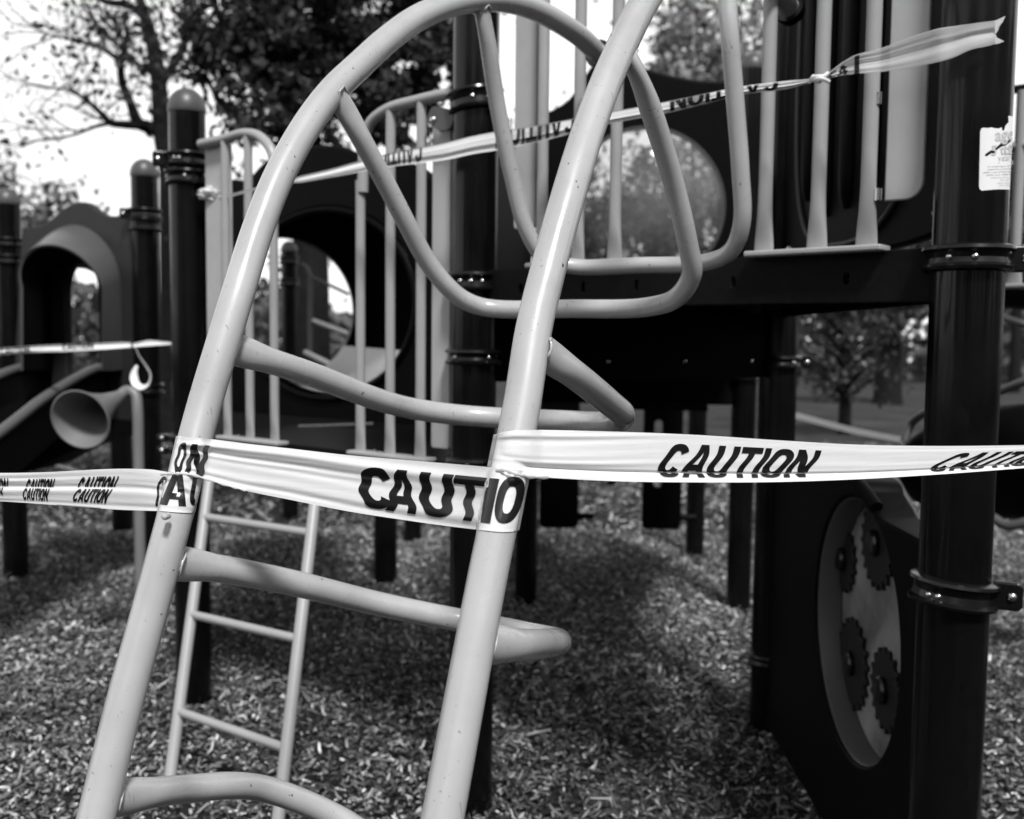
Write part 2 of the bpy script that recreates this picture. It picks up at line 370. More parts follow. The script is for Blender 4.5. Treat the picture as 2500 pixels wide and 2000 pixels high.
# ------------------------------------------------------------------ arch ladder (foreground)
RAIL_R, RUNG_R, LOOP_R = .0235, .0195, .0172
lad = thing('arch_ladder', 'pale painted arch ladder in the foreground with bent loop rungs and tape wrapped round it', 'climber', (-.3, 1.2, 0))
def arcpt(ox, oy, s, z): return Vector((ox + .514 * s, oy + .858 * s, z))
left_rail_px = [(234, 2000, 1.24), (303, 1720, 1.275), (363, 1500, 1.305), (430, 1250, 1.335), (496, 1000, 1.385), (542, 845, 1.41), (586, 700, 1.44), (630, 560, 1.485), (679, 435, 1.53), (746, 312, 1.59), (811, 224, 1.65), (878, 159, 1.71), (946, 97, 1.78), (1015, 47, 1.84), (1088, 15, 1.91),
                (1160, 1, 1.98), (1235, 3, 2.07), (1312, 26, 2.16), (1411, 85, 2.28), (1462, 132, 2.36)]
right_rail_px = [(1080, 2000, 1.08), (1184, 1440, 1.155), (1272, 1000, 1.225), (1304, 800, 1.26), (1343, 640, 1.29), (1384, 490, 1.33), (1441, 305, 1.40), (1506, 140, 1.48), (1577, 0, 1.57), (1650, -95, 1.68), (1730, -150, 1.80), (1810, -140, 1.95), (1880, -60, 2.08), (1928, 25, 2.19)]
LR = [P(*p) for p in left_rail_px]; RR = [P(*p) for p in right_rail_px]
def extend_down(L):   # follow the rail to the ground
    d = (L[0] - L[2]).normalized(); k = L[0].z / -d.z; return [L[0] + d * k * 1.03, L[0] + d * k * .5] + L
LR = extend_down(LR); RR = extend_down(RR)
rail_vfs = []
for L in (LR, RR):
    vf = tube(L, RAIL_R, 40, 10); rail_vfs.append(vf); ro = add('side_rail', vf, paint, lad, 60)
    e = L[-1]; add('end_collar', lathe(e, [(RAIL_R * .9, -.012), (RAIL_R + .008, -.01), (RAIL_R + .010, 0), (RAIL_R + .008, .012), (.012, .016)], 24, (L[-1] - L[-2])), clampm, ro)
RAILP = [np.array([tuple(v) for v in catmull(L, 40)]) for L in (LR, RR)]
def loop(px, r, n=8):
    pts = [P(*p) for p in px]; cp = catmull(pts, n); m_ = len(cp)
    acc = np.concatenate([[0], np.cumsum([np.linalg.norm(cp[i + 1] - cp[i]) for i in range(m_ - 1)])]); e_ = np.minimum(acc, acc[-1] - acc)
    k_ = np.clip((.105 - e_) / .07, 0, 1); k_ = k_ * k_ * (3 - 2 * k_)          # tube ends pinched where they meet the rails
    vf = sweep(cp, r, 32, ref=(0, 0, 1), flat=[(1 + .22 * k, 1 - .20 * k) for k in k_])
    ro = add('loop_rung', vf, paint, lad, 60)
    for end, start in ((cp, 0), (cp[::-1], 1)):
        best = min(range(2), key=lambda q: min(np.linalg.norm(RAILP[q] - np.array(tuple(end[0])), axis=1)))
        P0 = np.array([tuple(v) for v in end[:14]]); d = Vector(P0[6] - P0[0]).normalized(); o1 = d.orthogonal().normalized(); o2 = d.cross(o1); ring = []
        kk = .0
        for k in range(29):
            th = 2 * math.pi * k / 28; off = (o1 * math.cos(th) + o2 * math.sin(th)) * r * 1.06
            for w in np.linspace(0, 1, 60):
                q = P0[0] + (P0[-1] - P0[0]) * w + np.array(tuple(off))
                if np.min(np.linalg.norm(RAILP[best] - q, axis=1)) > RAIL_R + .0004: break
            ring.append(Vector(q))
        add('weld_bead', sweep(ring, [.0017 + .0006 * math.sin(k * 2.9) for k in range(29)], 8, cap=False), paint, ro, 60)
    return vf
loop([(250, 1955, 1.25), (380, 1934, 1.34), (470, 1925, 1.42), (560, 1918, 1.48), (640, 1925, 1.54), (720, 1950, 1.58), (830, 2000, 1.62), (930, 2060, 1.62), (1060, 2110, 1.56), (1180, 2140, 1.42), (1200, 2145, 1.27), (1140, 2140, 1.14), (1060, 2130, 1.07)], RUNG_R)
loop([(395, 1372, 1.32), (520, 1386, 1.40), (700, 1420, 1.50), (950, 1480, 1.64), (1150, 1520, 1.68), (1290, 1549, 1.61), (1350, 1562, 1.53), (1362, 1568, 1.44), (1325, 1572, 1.33), (1262, 1574, 1.22), (1160, 1572, 1.14)], RUNG_R)
loop([(530, 838, 1.42), (620, 868, 1.47), (770, 918, 1.58), (930, 978, 1.72), (1020, 1000, 1.80), (1150, 1016, 1.86), (1380, 1028, 1.82), (1450, 1032, 1.75), (1503, 1030, 1.64), (1520, 1012, 1.54), (1490, 985, 1.47), (1420, 928, 1.36), (1330, 862, 1.27), (1310, 850, 1.25)], RUNG_R)
loop([(815, 222, 1.64), (847, 275, 1.665), (892, 357, 1.70), (946, 456, 1.745), (994, 548, 1.785), (1042, 636, 1.825), (1090, 697, 1.855), (1132, 732, 1.88), (1190, 752, 1.90), (1400, 754, 1.86), (1580, 750, 1.78), (1650, 728, 1.74), (1689, 670, 1.70), (1680, 600, 1.67), (1640, 430, 1.61), (1575, 230, 1.53), (1540, 150, 1.50), (1518, 118, 1.495)], LOOP_R)
loop([(1172, 0, 1.99), (1190, 100, 2.02), (1215, 260, 2.07), (1250, 430, 2.11), (1285, 560, 2.14), (1330, 630, 2.16), (1400, 651, 2.17), (1560, 648, 2.12), (1720, 641, 2.03), (1785, 612, 1.97), (1811, 545, 1.93), (1808, 420, 1.90), (1795, 250, 1.87), (1780, 60, 1.84), (1770, -140, 1.85)], LOOP_R)
# bolt stub under the tape on the left rail
p = P(402, 1262, 1.285); add('rail_nub', lathe(p, [(.0045, -.012), (.0045, 0), (.003, .003), (.0004, .004)], 16, (-FWD)), paint, lad)

# ------------------------------------------------------------------ thin ladder
t = thing('thin_ladder', 'slim pale ladder leaning to the lower platform, seen through the arch ladder', 'ladder', ground_at(420, 1930))
FL = Frame(PL, PC)
lt = FL.px(538, 1130); rt = FL.px(797, 1165)
lf = ground_at(410, 1935); rf = ground_at(668, 2045)
lf = P(410, 1935, 3.02); rf = P(672, 2060, 2.68)
lT = FL.pt(lt[0], .93, .035); rT = FL.pt(rt[0], .93, .035)
for a, b in ((lf, lT), (rf, rT)):
    add('ladder_rail', tube([a + (a - b) * .02, a, b], .0178, 20, 6), paint_wall, t, 60)
for i, (y0, y1) in enumerate(((1262, 1302), (1500, 1561), (1737, 1828), (2000, 2110))):
    def online(a, b, y):
        lo, hi = -.3, 1.2
        for _ in range(40):
            m = (lo + hi) / 2; q = a + (b - a) * m; v = q - CAM; yy = 1000 - FPX * v.dot(UP) / v.dot(FWD)
            if yy > y: lo = m
            else: hi = m
        return a + (b - a) * lo
    a, b = online(lf, lT, y0), online(rf, rT, y1)
    if i < 3 or a.z > .02: add('ladder_rung', tube([a, b], .0135, 20, 6), paint_wall, t, 60)
for xa, xb in ((632, 700), (838, 916)):
    sa_, sb_ = FL.px(xa, 1085)[0], FL.px(xb, 1105)[0]
    add('mount_plate', slab(rrect(sa_, LOZ - .085, sb_, LOZ - .018, .012), [], FL, .012, .02, bevel=.003), plate_paint, t)

# ------------------------------------------------------------------ guard rails
def baluster(fr, s, z0, z1, r, off=0, parent=None):
    hs = [0, .004, .012, .03, .05, .075, .11, .15, (z1 - z0) * .5, z1 - z0]
    fl = [(1.5, .42), (1.52, .42), (1.5, .42), (1.42, .5), (1.28, .72), (1.12, .92), (1.02, 1), (1, 1), (1, 1), (1, 1)]
    return add('baluster', sweep([fr.pt(s, z0 + h, off) for h in hs], r, 20, ref=fr.ax, flat=fl), paint_wall, parent, 60)
def base_plate(fr, s0, s1, z, parent, off=0):
    o = add('base_plate', slab(rrect(s0, z - .013, s1, z, .004), [], fr, .055, off, bevel=.004), paint_wall, parent)
    return o
def guard(fr, label, bars, z0, ztops, plates, rail, br=.0145, off=.03, bpx=None):
    c = fr.pt(fr.px(bars[0], 800)[0], z0, off); t = thing('guard_rail', label, 'railing', c, 'pale barred guard rails on the platforms')
    ss = []
    for (x, y), zt in zip(bars_px[label], ztops):
        s = fr.px(x, y, off)[0]; ss.append(s); baluster(fr, s, z0, zt, br, off, t)
    base_plate(fr, min(ss) - .035, max(ss) + .04, z0 + .002, t, off)
    bo = fr.pt((ss[0] + ss[1]) / 2, z0 + .002, off)
    add('bolt', lathe(bo, [(.009, -.002), (.009, .002), (.006, .006), (.0004, .008)], 16), bolt_m, t)
    for pl in plates: add('side_plate', slab(pl, [], fr, .012, off - .022, bevel=.0035), plate_paint, t)
    if rail: add('top_rail', tube(rail, br * 1.12, 20, 8), paint_wall, t, 60)
    return t
bars_px = {}
def zof(fr, x, y, off): return fr.px(x, y, off)[1]
# lower left
k = 'small guard rail fixed to the tall left post, tape knotted on its plate'; bars_px[k] = [(556, 1050), (611, 1055), (671, 1060)]
off = .03
rail = [FL.pt(*FL.px(490, 352, off), off), FL.pt(*FL.px(545, 340, off), off), FL.pt(*FL.px(600, 326, off), off), FL.pt(*FL.px(635, 335, off), off), FL.pt(*FL.px(662, 368, off), off), FL.pt(*FL.px(671, 420, off), off), FL.pt(*FL.px(671, 470, off), off)]
a = FL.px(502, 360, off - .02); b = FL.px(562, 352, off - .02)
guard(FL, k, [556], LOZ + .01, [zof(FL, 545, 345, off), zof(FL, 602, 330, off), zof(FL, 671, 460, off)], [rrect(a[0], LOZ + .25, b[0], a[1], .008)], rail)
gl = bpy.data.objects['guard_rail']
# lower right
k = 'guard rail with a wide plate left of the middle post, tape crossing its bars'; bars_px[k] = [(880, 1060), (952, 1070), (1026, 1075)]
rail = [FL.pt(*FL.px(886, 470, off), off), FL.pt(*FL.px(887, 400, off), off), FL.pt(*FL.px(890, 340, off), off), FL.pt(*FL.px(905, 300, off), off), FL.pt(*FL.px(945, 268, off), off), FL.pt(*FL.px(1020, 246, off), off), FL.pt(*FL.px(1098, 228, off), off)]
a = FL.px(1046, 262, off); b = FL.px(1092, 262, off)
g2 = guard(FL, k, [880], LOZ + .01, [zof(FL, 885, 440, off), zof(FL, 956, 270, off), zof(FL, 1030, 250, off)], [rrect(a[0], LOZ + .04, b[0], b[1] - .0, .01)], rail)
s_, z_ = FL.px(1072, 296, off)
add('bracket', slab(smooth_poly([(s_ - .03, z_), (s_ - .01, z_ + .035), (s_ + .03, z_ + .03), (s_ + .07, z_ + .01), (s_ + .06, z_ - .03), (s_ + .02, z_ - .035)], 3), [], FL, .01, off + .016, bevel=.002), cap_m, g2)
bolt(g2, FL.pt(s_ - .004, z_, off + .022), FL.n, .011)
# upper: wall PC-PR
FU = Frame(PC, PR)
k = 'tall guard rail with a wide pale plate, behind the arch ladder beside the middle post'; bars_px[k] = [(1322, 600), (1410, 620), (1500, 620)]
off = .02
a = FU.px(1243, 560, off); b = FU.px(1296, 560, off); sx = FU.px(1310, 560, off)[0]
guard(FU, k, [1322], UPZ + .012, [2.62, 2.62, 2.62], [rrect(a[0], a[1], b[0], 2.6, .012)], [FU.pt(a[0], 2.62, off), FU.pt(FU.px(1500, 600, off)[0], 2.62, off)], br=.0145, off=off)
k = 'tall guard rail of three bars and a rounded plate beside the sticker post'; bars_px[k] = [(1865, 600), (1994, 600), (2115, 595)]
a = FU.px(2150, 490, off); b = FU.px(2245, 490, off)
g4 = guard(FU, k, [1865], UPZ + .012, [2.62, 2.62, 2.62], [[(a[0], a[1])] + [(b[0] - .035 + .035 * math.cos(R(q)), a[1] + .035 + .035 * math.sin(R(q))) for q in range(-90, 1, 10)] + [(b[0], 2.6), (a[0], 2.6)]], [FU.pt(FU.px(1865, 600, off)[0], 2.62, off), FU.pt(b[0], 2.62, off)], br=.0152, off=off)
for y in (240, 475):
    s_, z_ = FU.px(2148, y, off); add('hinge_clip', lathe(FU.pt(s_ - .004, z_, off), [(.001, -.014), (.008, -.012), (.008, .012), (.001, .014)], 12), bolt_m, g4)

# rail at far right edge beyond the sticker post
FRR = Frame(post_xy(2440, 825, 3.1), post_xy(2700, 825, 2.9))
t = thing('guard_rail', 'guard rail cut by the right edge of the photo, behind the sticker post', 'railing', FRR.pt(.1, UPZ), 'pale barred guard rails on the platforms')
for x in (2478, 2560): baluster(FRR, FRR.px(x, 620)[0], UPZ, FRR.px(2490, 222)[1], .016, 0, t)
add('top_rail', tube([FRR.pt(-.05, FRR.px(2470, 220)[1]), FRR.pt(.4, FRR.px(2470, 220)[1])], .013, 16), clampm, t)
s_, z_ = FRR.px(2478, 358); add('cross_rail', tube([FRR.pt(-.05, z_), FRR.pt(.4, z_)], .014, 16), paint_wall, t)
base_plate(FRR, -.05, .35, UPZ + .002, t)

# ------------------------------------------------------------------ bubble panel (P7-P5)
cs, cz = F75.px(1573, 508); rad = abs(F75.px(1764, 500)[0] - cs)
def fp(fr, *pts): return [fr.px(x, y) for x, y in pts]
topl = fp(F75, (1846, 186), (1768, 199), (1700, 197), (1640, 186), (1580, 170), (1520, 152), (1460, 150), (1420, 200), (1388, 245), (1345, 272), (1306, 284))
outer = [(.04, UPZ - .05), (F75.L - .04, UPZ - .05)] + smooth_poly(topl, 4)
outer = [(F75.L - .04 if s > F75.L - .04 else (.04 if s < .04 else s), z) for s, z in outer]
t = thing('bubble_panel', 'black wavy-topped panel with a clear round bubble window behind the loops', 'panel', F75.pt(.5, UPZ))
add('panel_board', slab(outer, [circ(cs, cz, rad)], F75, .045, bevel=.012), plastic, t)
prof = [(rad + .012, .0), (rad + .006, .012), (rad, .016)]
add('rim_highlight_ring', lathe(F75.pt(cs, cz, .02), [(rad - .006, -.004), (rad - .004, .008), (rad + .008, .01), (rad + .014, .002)], 64, F75.n), plastic_grey, t, 60)  # lighter grey ring stands for the highlight along the window edge
add('bubble', lathe(F75.pt(cs, cz, .012), [(rad * math.cos(R(a)), .20 * math.sin(R(a))) for a in range(0, 90, 6)] + [(.001, .2)], 64, F75.n), glassy, t, 80)

# side panel between the middle post and the post behind it
FC7 = Frame(PC, P7)
t = thing('side_panel', 'narrow black side panel seen edge-on between the middle post and the bubble panel', 'panel', FC7.pt(1.1, UPZ))
add('board', slab([(.09, UPZ + .01), (FC7.L - .07, UPZ + .01), (FC7.L - .07, 2.42)] + smooth_poly([(FC7.L - .4, 2.38), (1.5, 2.22), (.9, 2.12), (.4, 2.12), (.09, 2.08)], 4), [], FC7, .03, bevel=.008), plastic, t)

# grooved side panel (PB - PR)
FS = Frame(PR, PB)
t = thing('grooved_panel', 'black panel with upright grooves and rounded foot behind the right bars', 'panel', FS.pt(.7, UPZ))
ol = smooth_poly([(.085, 2.6), (.085, 2.0), (.085, 1.66), (.12, 1.60), (.25, 1.585)], 4) + [(FS.L - .08, 1.585), (FS.L - .08, 2.6)]
add('panel_board', slab(ol, [], FS, .03, bevel=.008), plastic, t)
s0 = .30
for i in range(5):
    s = .34 + i * .19
    zz = 1.72 + (.07 if i in (0, 4) else 0)
    add('groove_rib', sweep([FS.pt(s, z, .016) for z in (zz, zz + .03, zz + .08, 2.2, 2.6)], [.02, .038, .045, .045, .045], 20, ref=FS.ax, flat=[(1, .5)] * 5), plastic, t, 60)
arc = [FS.pt(.22, 2.6, .018), FS.pt(.22, 1.95, .018), FS.pt(.27, 1.76, .018), FS.pt(.45, 1.65, .018), FS.pt(.8, 1.63, .018), FS.pt(1.08, 1.68, .018), FS.pt(1.22, 1.85, .018), FS.pt(1.25, 2.6, .018)]
add('moulded_edge', tube(arc, .008, 10, 8), plastic_grey, t, 60)
s_, z_ = FS.px(2258, 536); bolt(t, FS.pt(.13, z_ - .0, .016), FS.n, .010)

# ------------------------------------------------------------------ gear panel (PR - PB, under deck)
t = thing('gear_panel', 'black ground-level play panel with a round window of dark gears', 'panel', FS.pt(.7, .05))
gs, gz = FS.px(2095, 1530); s_hi = FS.px(2008, 1500)[0]; gz = .63
zt, zb = FS.px(2095, 1192)[1], FS.px(2095, 1862)[1]; gz = (zt + zb) / 2; gr = (zt - zb) / 2
gs = FS.px(2100, 1500)[0]
zb_ = .045; sE = FS.px(2150, 1240)[0]; sF = FS.px(2128, 1240)[0]; gz -= .005
outer = [(.05, zb_), (FS.L - .05, zb_), (FS.L - .05, .97)] + smooth_poly([(FS.L - .2, 1.0), (gs + .25, 1.02), (gs + .02, 1.03), (sF + .02, 1.02), (sF, 1.0)], 5) + [(sE, .975), (sE - .03, .958), (.05, .958)]
gr -= .012
add('panel_board', slab(outer, [circ(gs, gz, gr, n=64)], FS, .10, -.03, bevel=.008), plastic, t)
add('hole_lit_wall', lathe(FS.pt(gs, gz, 0), [(gr - .002, .012), (gr - .006, .008), (gr - .006, -.052), (gr - .002, -.054)], 72, FS.n), mat('lit_hole_ring', .08, .45, .3), t, 50)  # inner wall of the hole, its lit band put into a lighter grey
win = mat('gear_window', .17, .5, .2, noise=.7, nscale=4)
add('window_back', lathe(FS.pt(gs, gz, -.056), [(gr - .001, 0), (gr * .6, .001), (.001, .002)], 64, FS.n), win, t, 60)
gearm = mat('gear_plastic', .014, .45, .25)
def gear(cx, cy, r, teeth, ph=0):
    pts = []
    for i in range(teeth):
        for a, rr in ((-.32, .86), (-.13, 1.0), (.13, 1.0), (.32, .86)):
            th = 2 * math.pi * (i + a) / teeth + ph; pts.append((cx + r * rr * math.cos(th), cy + r * rr * math.sin(th)))
    g = add('gear', slab(pts, [], FS, .010, -.048, bevel=.002), gearm, t)
    add('hub', lathe(FS.pt(cx, cy, -.044), [(.034, -.002), (.034, .012), (.028, .018), (.001, .019)], 24, FS.n), clampm, g)
g0 = FS.px(2064, 1365, -.05); g1 = FS.px(2128, 1335, -.05); g2_ = FS.px(2084, 1620, -.05); g3 = FS.px(2154, 1675, -.05)
gear(g0[0], g0[1], .095, 17); gear(g1[0] - .05, g1[1] + .02, .12, 20, .2); gear(g2_[0], g2_[1], .125, 20, .1); gear(g3[0] - .03, g3[1], .105, 18)
add('edge_handle', tube([P(2030, 1120, 2.60), P(2075, 1160, 2.50), P(2108, 1196, 2.42), P(2140, 1240, 2.36)], .0165, 16), plastic, t, 60)
# ------------------------------------------------------------------ scoop slide and dark slide right of the gear panel
t = thing('scoop_seat', 'dark angular plastic scoop between the gear panel and the sticker post', 'slide', P(2190, 1270, 3.3))
q = [P(2085, 1090, 3.6), P(2190, 1160, 3.6), P(2262, 1292, 3.0), P(2140, 1246, 3.0)]
th = Vector((.0, .03, -.03))
add('seat_top', (q + [v + th for v in q], [(0, 1, 2, 3), (7, 6, 5, 4), (0, 4, 5, 1), (1, 5, 6, 2), (2, 6, 7, 3), (3, 7, 4, 0)]), plastic_grey, t, 20)
q = [P(2120, 1250, 3.0), P(2280, 1310, 2.9), P(2280, 1560, 2.95), P(2100, 1500, 3.05)]
add('seat_front', (q + [v + Vector((0, .05, 0)) for v in q], [(3, 2, 1, 0), (4, 5, 6, 7), (0, 1, 5, 4), (1, 2, 6, 5), (2, 3, 7, 6), (3, 0, 4, 7)]), plastic, t, 20)

def trough(path, width, wall, lipr, m_bed, m_lip, t, side=None):
    pts = catmull(path, 8); n = len(pts); V, F = [], []
    prof = [(-width / 2, wall), (-width / 2 + .02, .02), (-width / 4, 0), (0, -.008), (width / 4, 0), (width / 2 - .02, .02), (width / 2, wall)]
    lips = [[], []]; th = .03
    outerp = [(width / 2 + th, wall), (width / 2 + th, -.05), (-width / 2 - th, -.05), (-width / 2 - th, wall)]
    allp = prof + outerp; k = len(allp)
    for i in range(n):
        p = Vector(pts[i]); T = (Vector(pts[min(i + 1, n - 1)]) - Vector(pts[max(i - 1, 0)])).normalized()
        S = T.cross(Vector((0, 0, 1))).normalized(); U = S.cross(T).normalized()
        for a, b in allp: V.append(p + S * a + U * b)
        lips[0].append(p - S * (width / 2 + th / 2) + U * wall); lips[1].append(p + S * (width / 2 + th / 2) + U * wall)
    for i in range(n - 1):
        for j in range(k):
            j2 = (j + 1) % k; F.append((i * k + j, i * k + j2, (i + 1) * k + j2, (i + 1) * k + j))
    F.append(tuple(range(k))[::-1]); F.append(tuple((n - 1) * k + j for j in range(k)))
    add('slide_bed', (V, F), m_bed, t, 40)
    for L in lips: add('side_lip', sweep(L, lipr, 14), m_lip, t, 60)
slide_lip = mat('slide_lip_plastic', .07, .4, .4)
t = thing('curved_slide', 'dark curved slide behind the sticker post at the right edge', 'slide', P(2500, 1300, 4.2))
add('slide_body', sweep(catmull([P(2212, 1085, 4.55), P(2240, 1110, 4.5), P(2290, 1135, 4.45), P(2420, 1130, 4.3), P(2550, 1130, 4.1), P(2750, 1130, 4.0)], 6), list(np.interp(np.arange(31), [0, 4, 10, 18, 30], [.03, .13, .20, .25, .26])), 28, flat=[(1, .6)] * 31, ref=(0, 0, 1)), plastic, t, 60)
add('side_lip', tube([P(2207, 1078, 4.4), P(2225, 1035, 4.4), P(2268, 1004, 4.3), P(2350, 975, 4.2), P(2440, 955, 4.1), P(2520, 925, 4.0), P(2650, 900, 4.0)], .018, 14), slide_lip, t, 60)
add('bed_edge', tube([P(2420, 1262, 4.0), P(2460, 1283, 3.95), P(2520, 1272, 3.9), P(2600, 1260, 3.9)], .02, 14), slide_lip, t, 60)
t = thing('tube_slide', 'large black tube slide high beyond the right edge of the sticker post', 'slide', P(2600, 800, 5))
tube_pts = [P(2400, 690, 5.2), P(2560, 705, 5.0), P(2700, 760, 5.0)]
add('tube_body', tube(tube_pts, .125, 24, 8), plastic, t, 60)
add('tube_seam', tube([P(2430, 770, 4.95), P(2500, 792, 4.8), P(2700, 860, 4.8)], .018, 10), plastic_grey, t, 60)

# ------------------------------------------------------------------ round tunnel panel behind the lower platform
FT = Frame(LA, LB)
cs, cz = FT.px(795, 745)
wavy = fp(FT, (1105, 500), (1060, 430), (1010, 400), (940, 395), (880, 375), (830, 358), (760, 358), (700, 372), (650, 400), (610, 440), (570, 440), (545, 470))
outer = [(0, LOZ - .02), (FT.L, LOZ - .02)] + [(min(max(a_, 0), FT.L), b_) for a_, b_ in smooth_poly(wavy, 4)]
t = thing('crawl_tunnel', 'big black tunnel panel whose round opening shows bright sky, behind the lower platform', 'tunnel', FT.pt(.5, LOZ))
TRr = .395; EX = 1.32
near_c = FT.pt(cs, cz, 0)
far_c = P(690, 757, 5.35)
axis = (far_c - near_c).normalized()
add('tunnel_panel', slab(outer, [circ(cs, cz, (TRr + .02) * EX, TRr + .02, n=64)], FT, .05, bevel=.014), plastic, t)
L = (far_c - near_c).length
# tube: first ring lies in the panel plane, last ring perpendicular to the axis
V, F, SG, NS = [], [], 64, 12
ff = (FT.ax - axis * FT.ax.dot(axis)).normalized(); uu = Vector((0, 0, 1)); uu = (uu - axis * uu.dot(axis)).normalized()
for layer, (rad_, ) in enumerate(((TRr,), (TRr + .012,))):
    for i in range(NS + 1):
        w = i / NS; c = near_c.lerp(far_c, w)
        for k in range(SG):
            th = 2 * math.pi * k / SG
            e0 = FT.ax * EX * math.cos(th) + Vector((0, 0, 1)) * math.sin(th); e1 = ff * math.cos(th) + uu * math.sin(th)
            rr = rad_ + .012 * math.sin(w * 40) * (0 if layer == 0 else 1)
            V.append(c + (e0 * (1 - w) + e1 * w) * rr)
for layer in range(2):
    b = layer * (NS + 1) * SG
    for i in range(NS):
        for k in range(SG):
            k2 = (k + 1) % SG; q = (b + i * SG + k, b + i * SG + k2, b + (i + 1) * SG + k2, b + (i + 1) * SG + k); F.append(q if layer else q[::-1])
b2 = (NS + 1) * SG
for i in (0, NS):
    for k in range(SG):
        k2 = (k + 1) % SG; q = (i * SG + k, i * SG + k2, b2 + i * SG + k2, b2 + i * SG + k); F.append(q if i else q[::-1])
add('tunnel_tube', (V, F), tunnel_in, t, 40)
V, F = [], []; nk = 26
for lay in (.006, .016):
    for i in range(NS + 1):
        w = i / NS; c = near_c.lerp(far_c, w)
        for k in range(nk + 1):
            th = R(212 + 118 * k / nk)
            e0 = FT.ax * EX * math.cos(th) + Vector((0, 0, 1)) * math.sin(th); e1 = ff * math.cos(th) + uu * math.sin(th)
            V.append(c + (e0 * (1 - w) + e1 * w) * (TRr - lay))
m_ = nk + 1; N_ = (NS + 1) * m_
for i in range(NS):
    for k in range(nk):
        q = (i * m_ + k, i * m_ + k + 1, (i + 1) * m_ + k + 1, (i + 1) * m_ + k); F.append(q); F.append(tuple(N_ + a for a in q[::-1]))
add('tunnel_lit_bottom', (V, F), mat('lit_bottom_plastic', .20, .3, .4, noise=.15, nscale=5), t, 60)  # lower part of the tube paler, the light caught there put into the colour
rimp = [near_c + FT.ax * EX * (TRr + .012) * math.cos(2 * math.pi * k / 64) + Vector((0, 0, (TRr + .012) * math.sin(2 * math.pi * k / 64))) + FT.n * .026 for k in range(65)]
add('near_rim', sweep(rimp, .014, 10, cap=False), plastic, t, 60)
add('far_rim', lathe(far_c, [(TRr - .012, -.02), (TRr - .014, 0), (TRr + .02, .02), (TRr + .035, 0)], 64, axis), plastic_grey, t, 60)
ledge = FT.px(760, 1040)
add('door_sill', tube([P(730, 1043, 3.95), P(912, 1036, 3.9)], .010, 10), bolt_m, t)
t = thing('far_climber', 'thin pale frame climber seen far away through the round tunnel', 'climber', P(770, 1100, 8))
add('frame_pole', tube([P(757, 960, 7.2), P(757, 760, 7.2), P(757, 680, 7.2), P(748, 655, 7.2), P(735, 645, 7.2)], .018, 12), plastic_grey, t, 60)
for (x0, y0, x1, y1), rr in zip(((760, 675, 850, 718), (765, 783, 850, 815), (745, 860, 810, 892), (765, 880, 815, 905)), (.012, .018, .02, .012)):
    add('frame_rung', tube([P(x0, y0, 7.2), P(x1, y1, 7.0)], rr, 12), paint_wall if rr > .015 else plastic_grey, t, 60)

# ------------------------------------------------------------------ left: hooded panel, slide, horn
F89 = Frame(P8, P9)
t = thing('hooded_panel', 'dark wavy-topped panel with a bulging arched hood over the slide at the left', 'tunnel', F89.pt(.7, .9))
hood_m = mat('hood_plastic', .075, .38, .45, noise=.06, nscale=8)
def archpx(cx, hw, ytop, ybot, D, skew=0, n=20):
    pts = []
    for k in range(n + 1):
        a = math.pi * (1 - k / n); x = cx + hw * math.cos(a) + skew * math.sin(a); hgt = hw * 1.05
        y = ytop + hgt - hgt * math.sin(a); pts.append((x, y))
    pts = [(cx - hw, ybot)] + pts + [(cx + hw, ybot)]
    return [P(x, y, D) for x, y in pts]
top = fp(F89, (330, 522), (275, 528), (250, 518), (225, 498), (205, 494), (185, 498), (160, 512), (130, 538), (110, 550), (62, 558))
outer = [(.02, .92), (F89.L - .02, .92)] + smooth_poly(top, 4)
outer = [(min(max(s, .02), F89.L - .02), z) for s, z in outer]
hA = F89.px(172, 900); hB = F89.px(250, 900); hT = F89.px(205, 640)
hole = [(hA[0], .98), (hB[0], .98)] + [((hA[0] + hB[0]) / 2 + (hB[0] - hA[0]) / 2 * math.cos(R(a)), hT[1] - .16 + .16 * math.sin(R(a))) for a in range(0, 181, 12)]
add('panel_board', slab(outer, [hole], F89, .05, bevel=.012), mat('hood_panel_plastic', .02, .45, .35, noise=.1, nscale=10), t)
A1 = archpx(150, 100, 597, 905, 4.85, skew=-32); A2 = archpx(165, 112, 575, 905, 5.0, skew=-16); A3 = archpx(190, 122, 548, 900, 5.2, skew=0); A4 = archpx(205, 135, 540, 895, 5.42)
B1 = archpx(152, 96, 603, 905, 4.86, skew=-32); B2 = archpx(200, 62, 655, 905, 5.38, skew=-8)
def loft(rows, flip=False):
    n = len(rows[0]); V = [v for r_ in rows for v in r_]; F = []
    for i in range(len(rows) - 1):
        for k in range(n - 1):
            q = (i * n + k, i * n + k + 1, (i + 1) * n + k + 1, (i + 1) * n + k); F.append(q[::-1] if flip else q)
    return V, F
n_ = len(A1)
add('hood', loft([B1, A1, A2, A3, A4]), hood_m, t, 60)
add('hood_shaded_inside', loft([B2, [p + (FWD * .002) for p in B1]]), plastic, t, 60)  # inside face in black plastic, its shade put into the colour
t = thing('slide', 'black slide with raised lips running down to the lower left corner of the platform', 'slide', P(0, 1150, 4.5))
trough([P(205, 965, 5.35), P(150, 975, 5.1), P(80, 1010, 4.8), P(0, 1065, 4.5), P(-100, 1150, 4.2), P(-250, 1290, 3.9)], .36, .16, .024, plastic, mat('slide_lip_left', .09, .4, .4), t)
q = [P(280, 985, 5.2), P(280, 1075, 5.2), P(180, 1100, 5.0), P(80, 1150, 4.75), P(-30, 1160, 4.6), P(-200, 1200, 4.4), P(-200, 1050, 4.4), P(0, 1010, 4.7), P(140, 960, 5.1)]
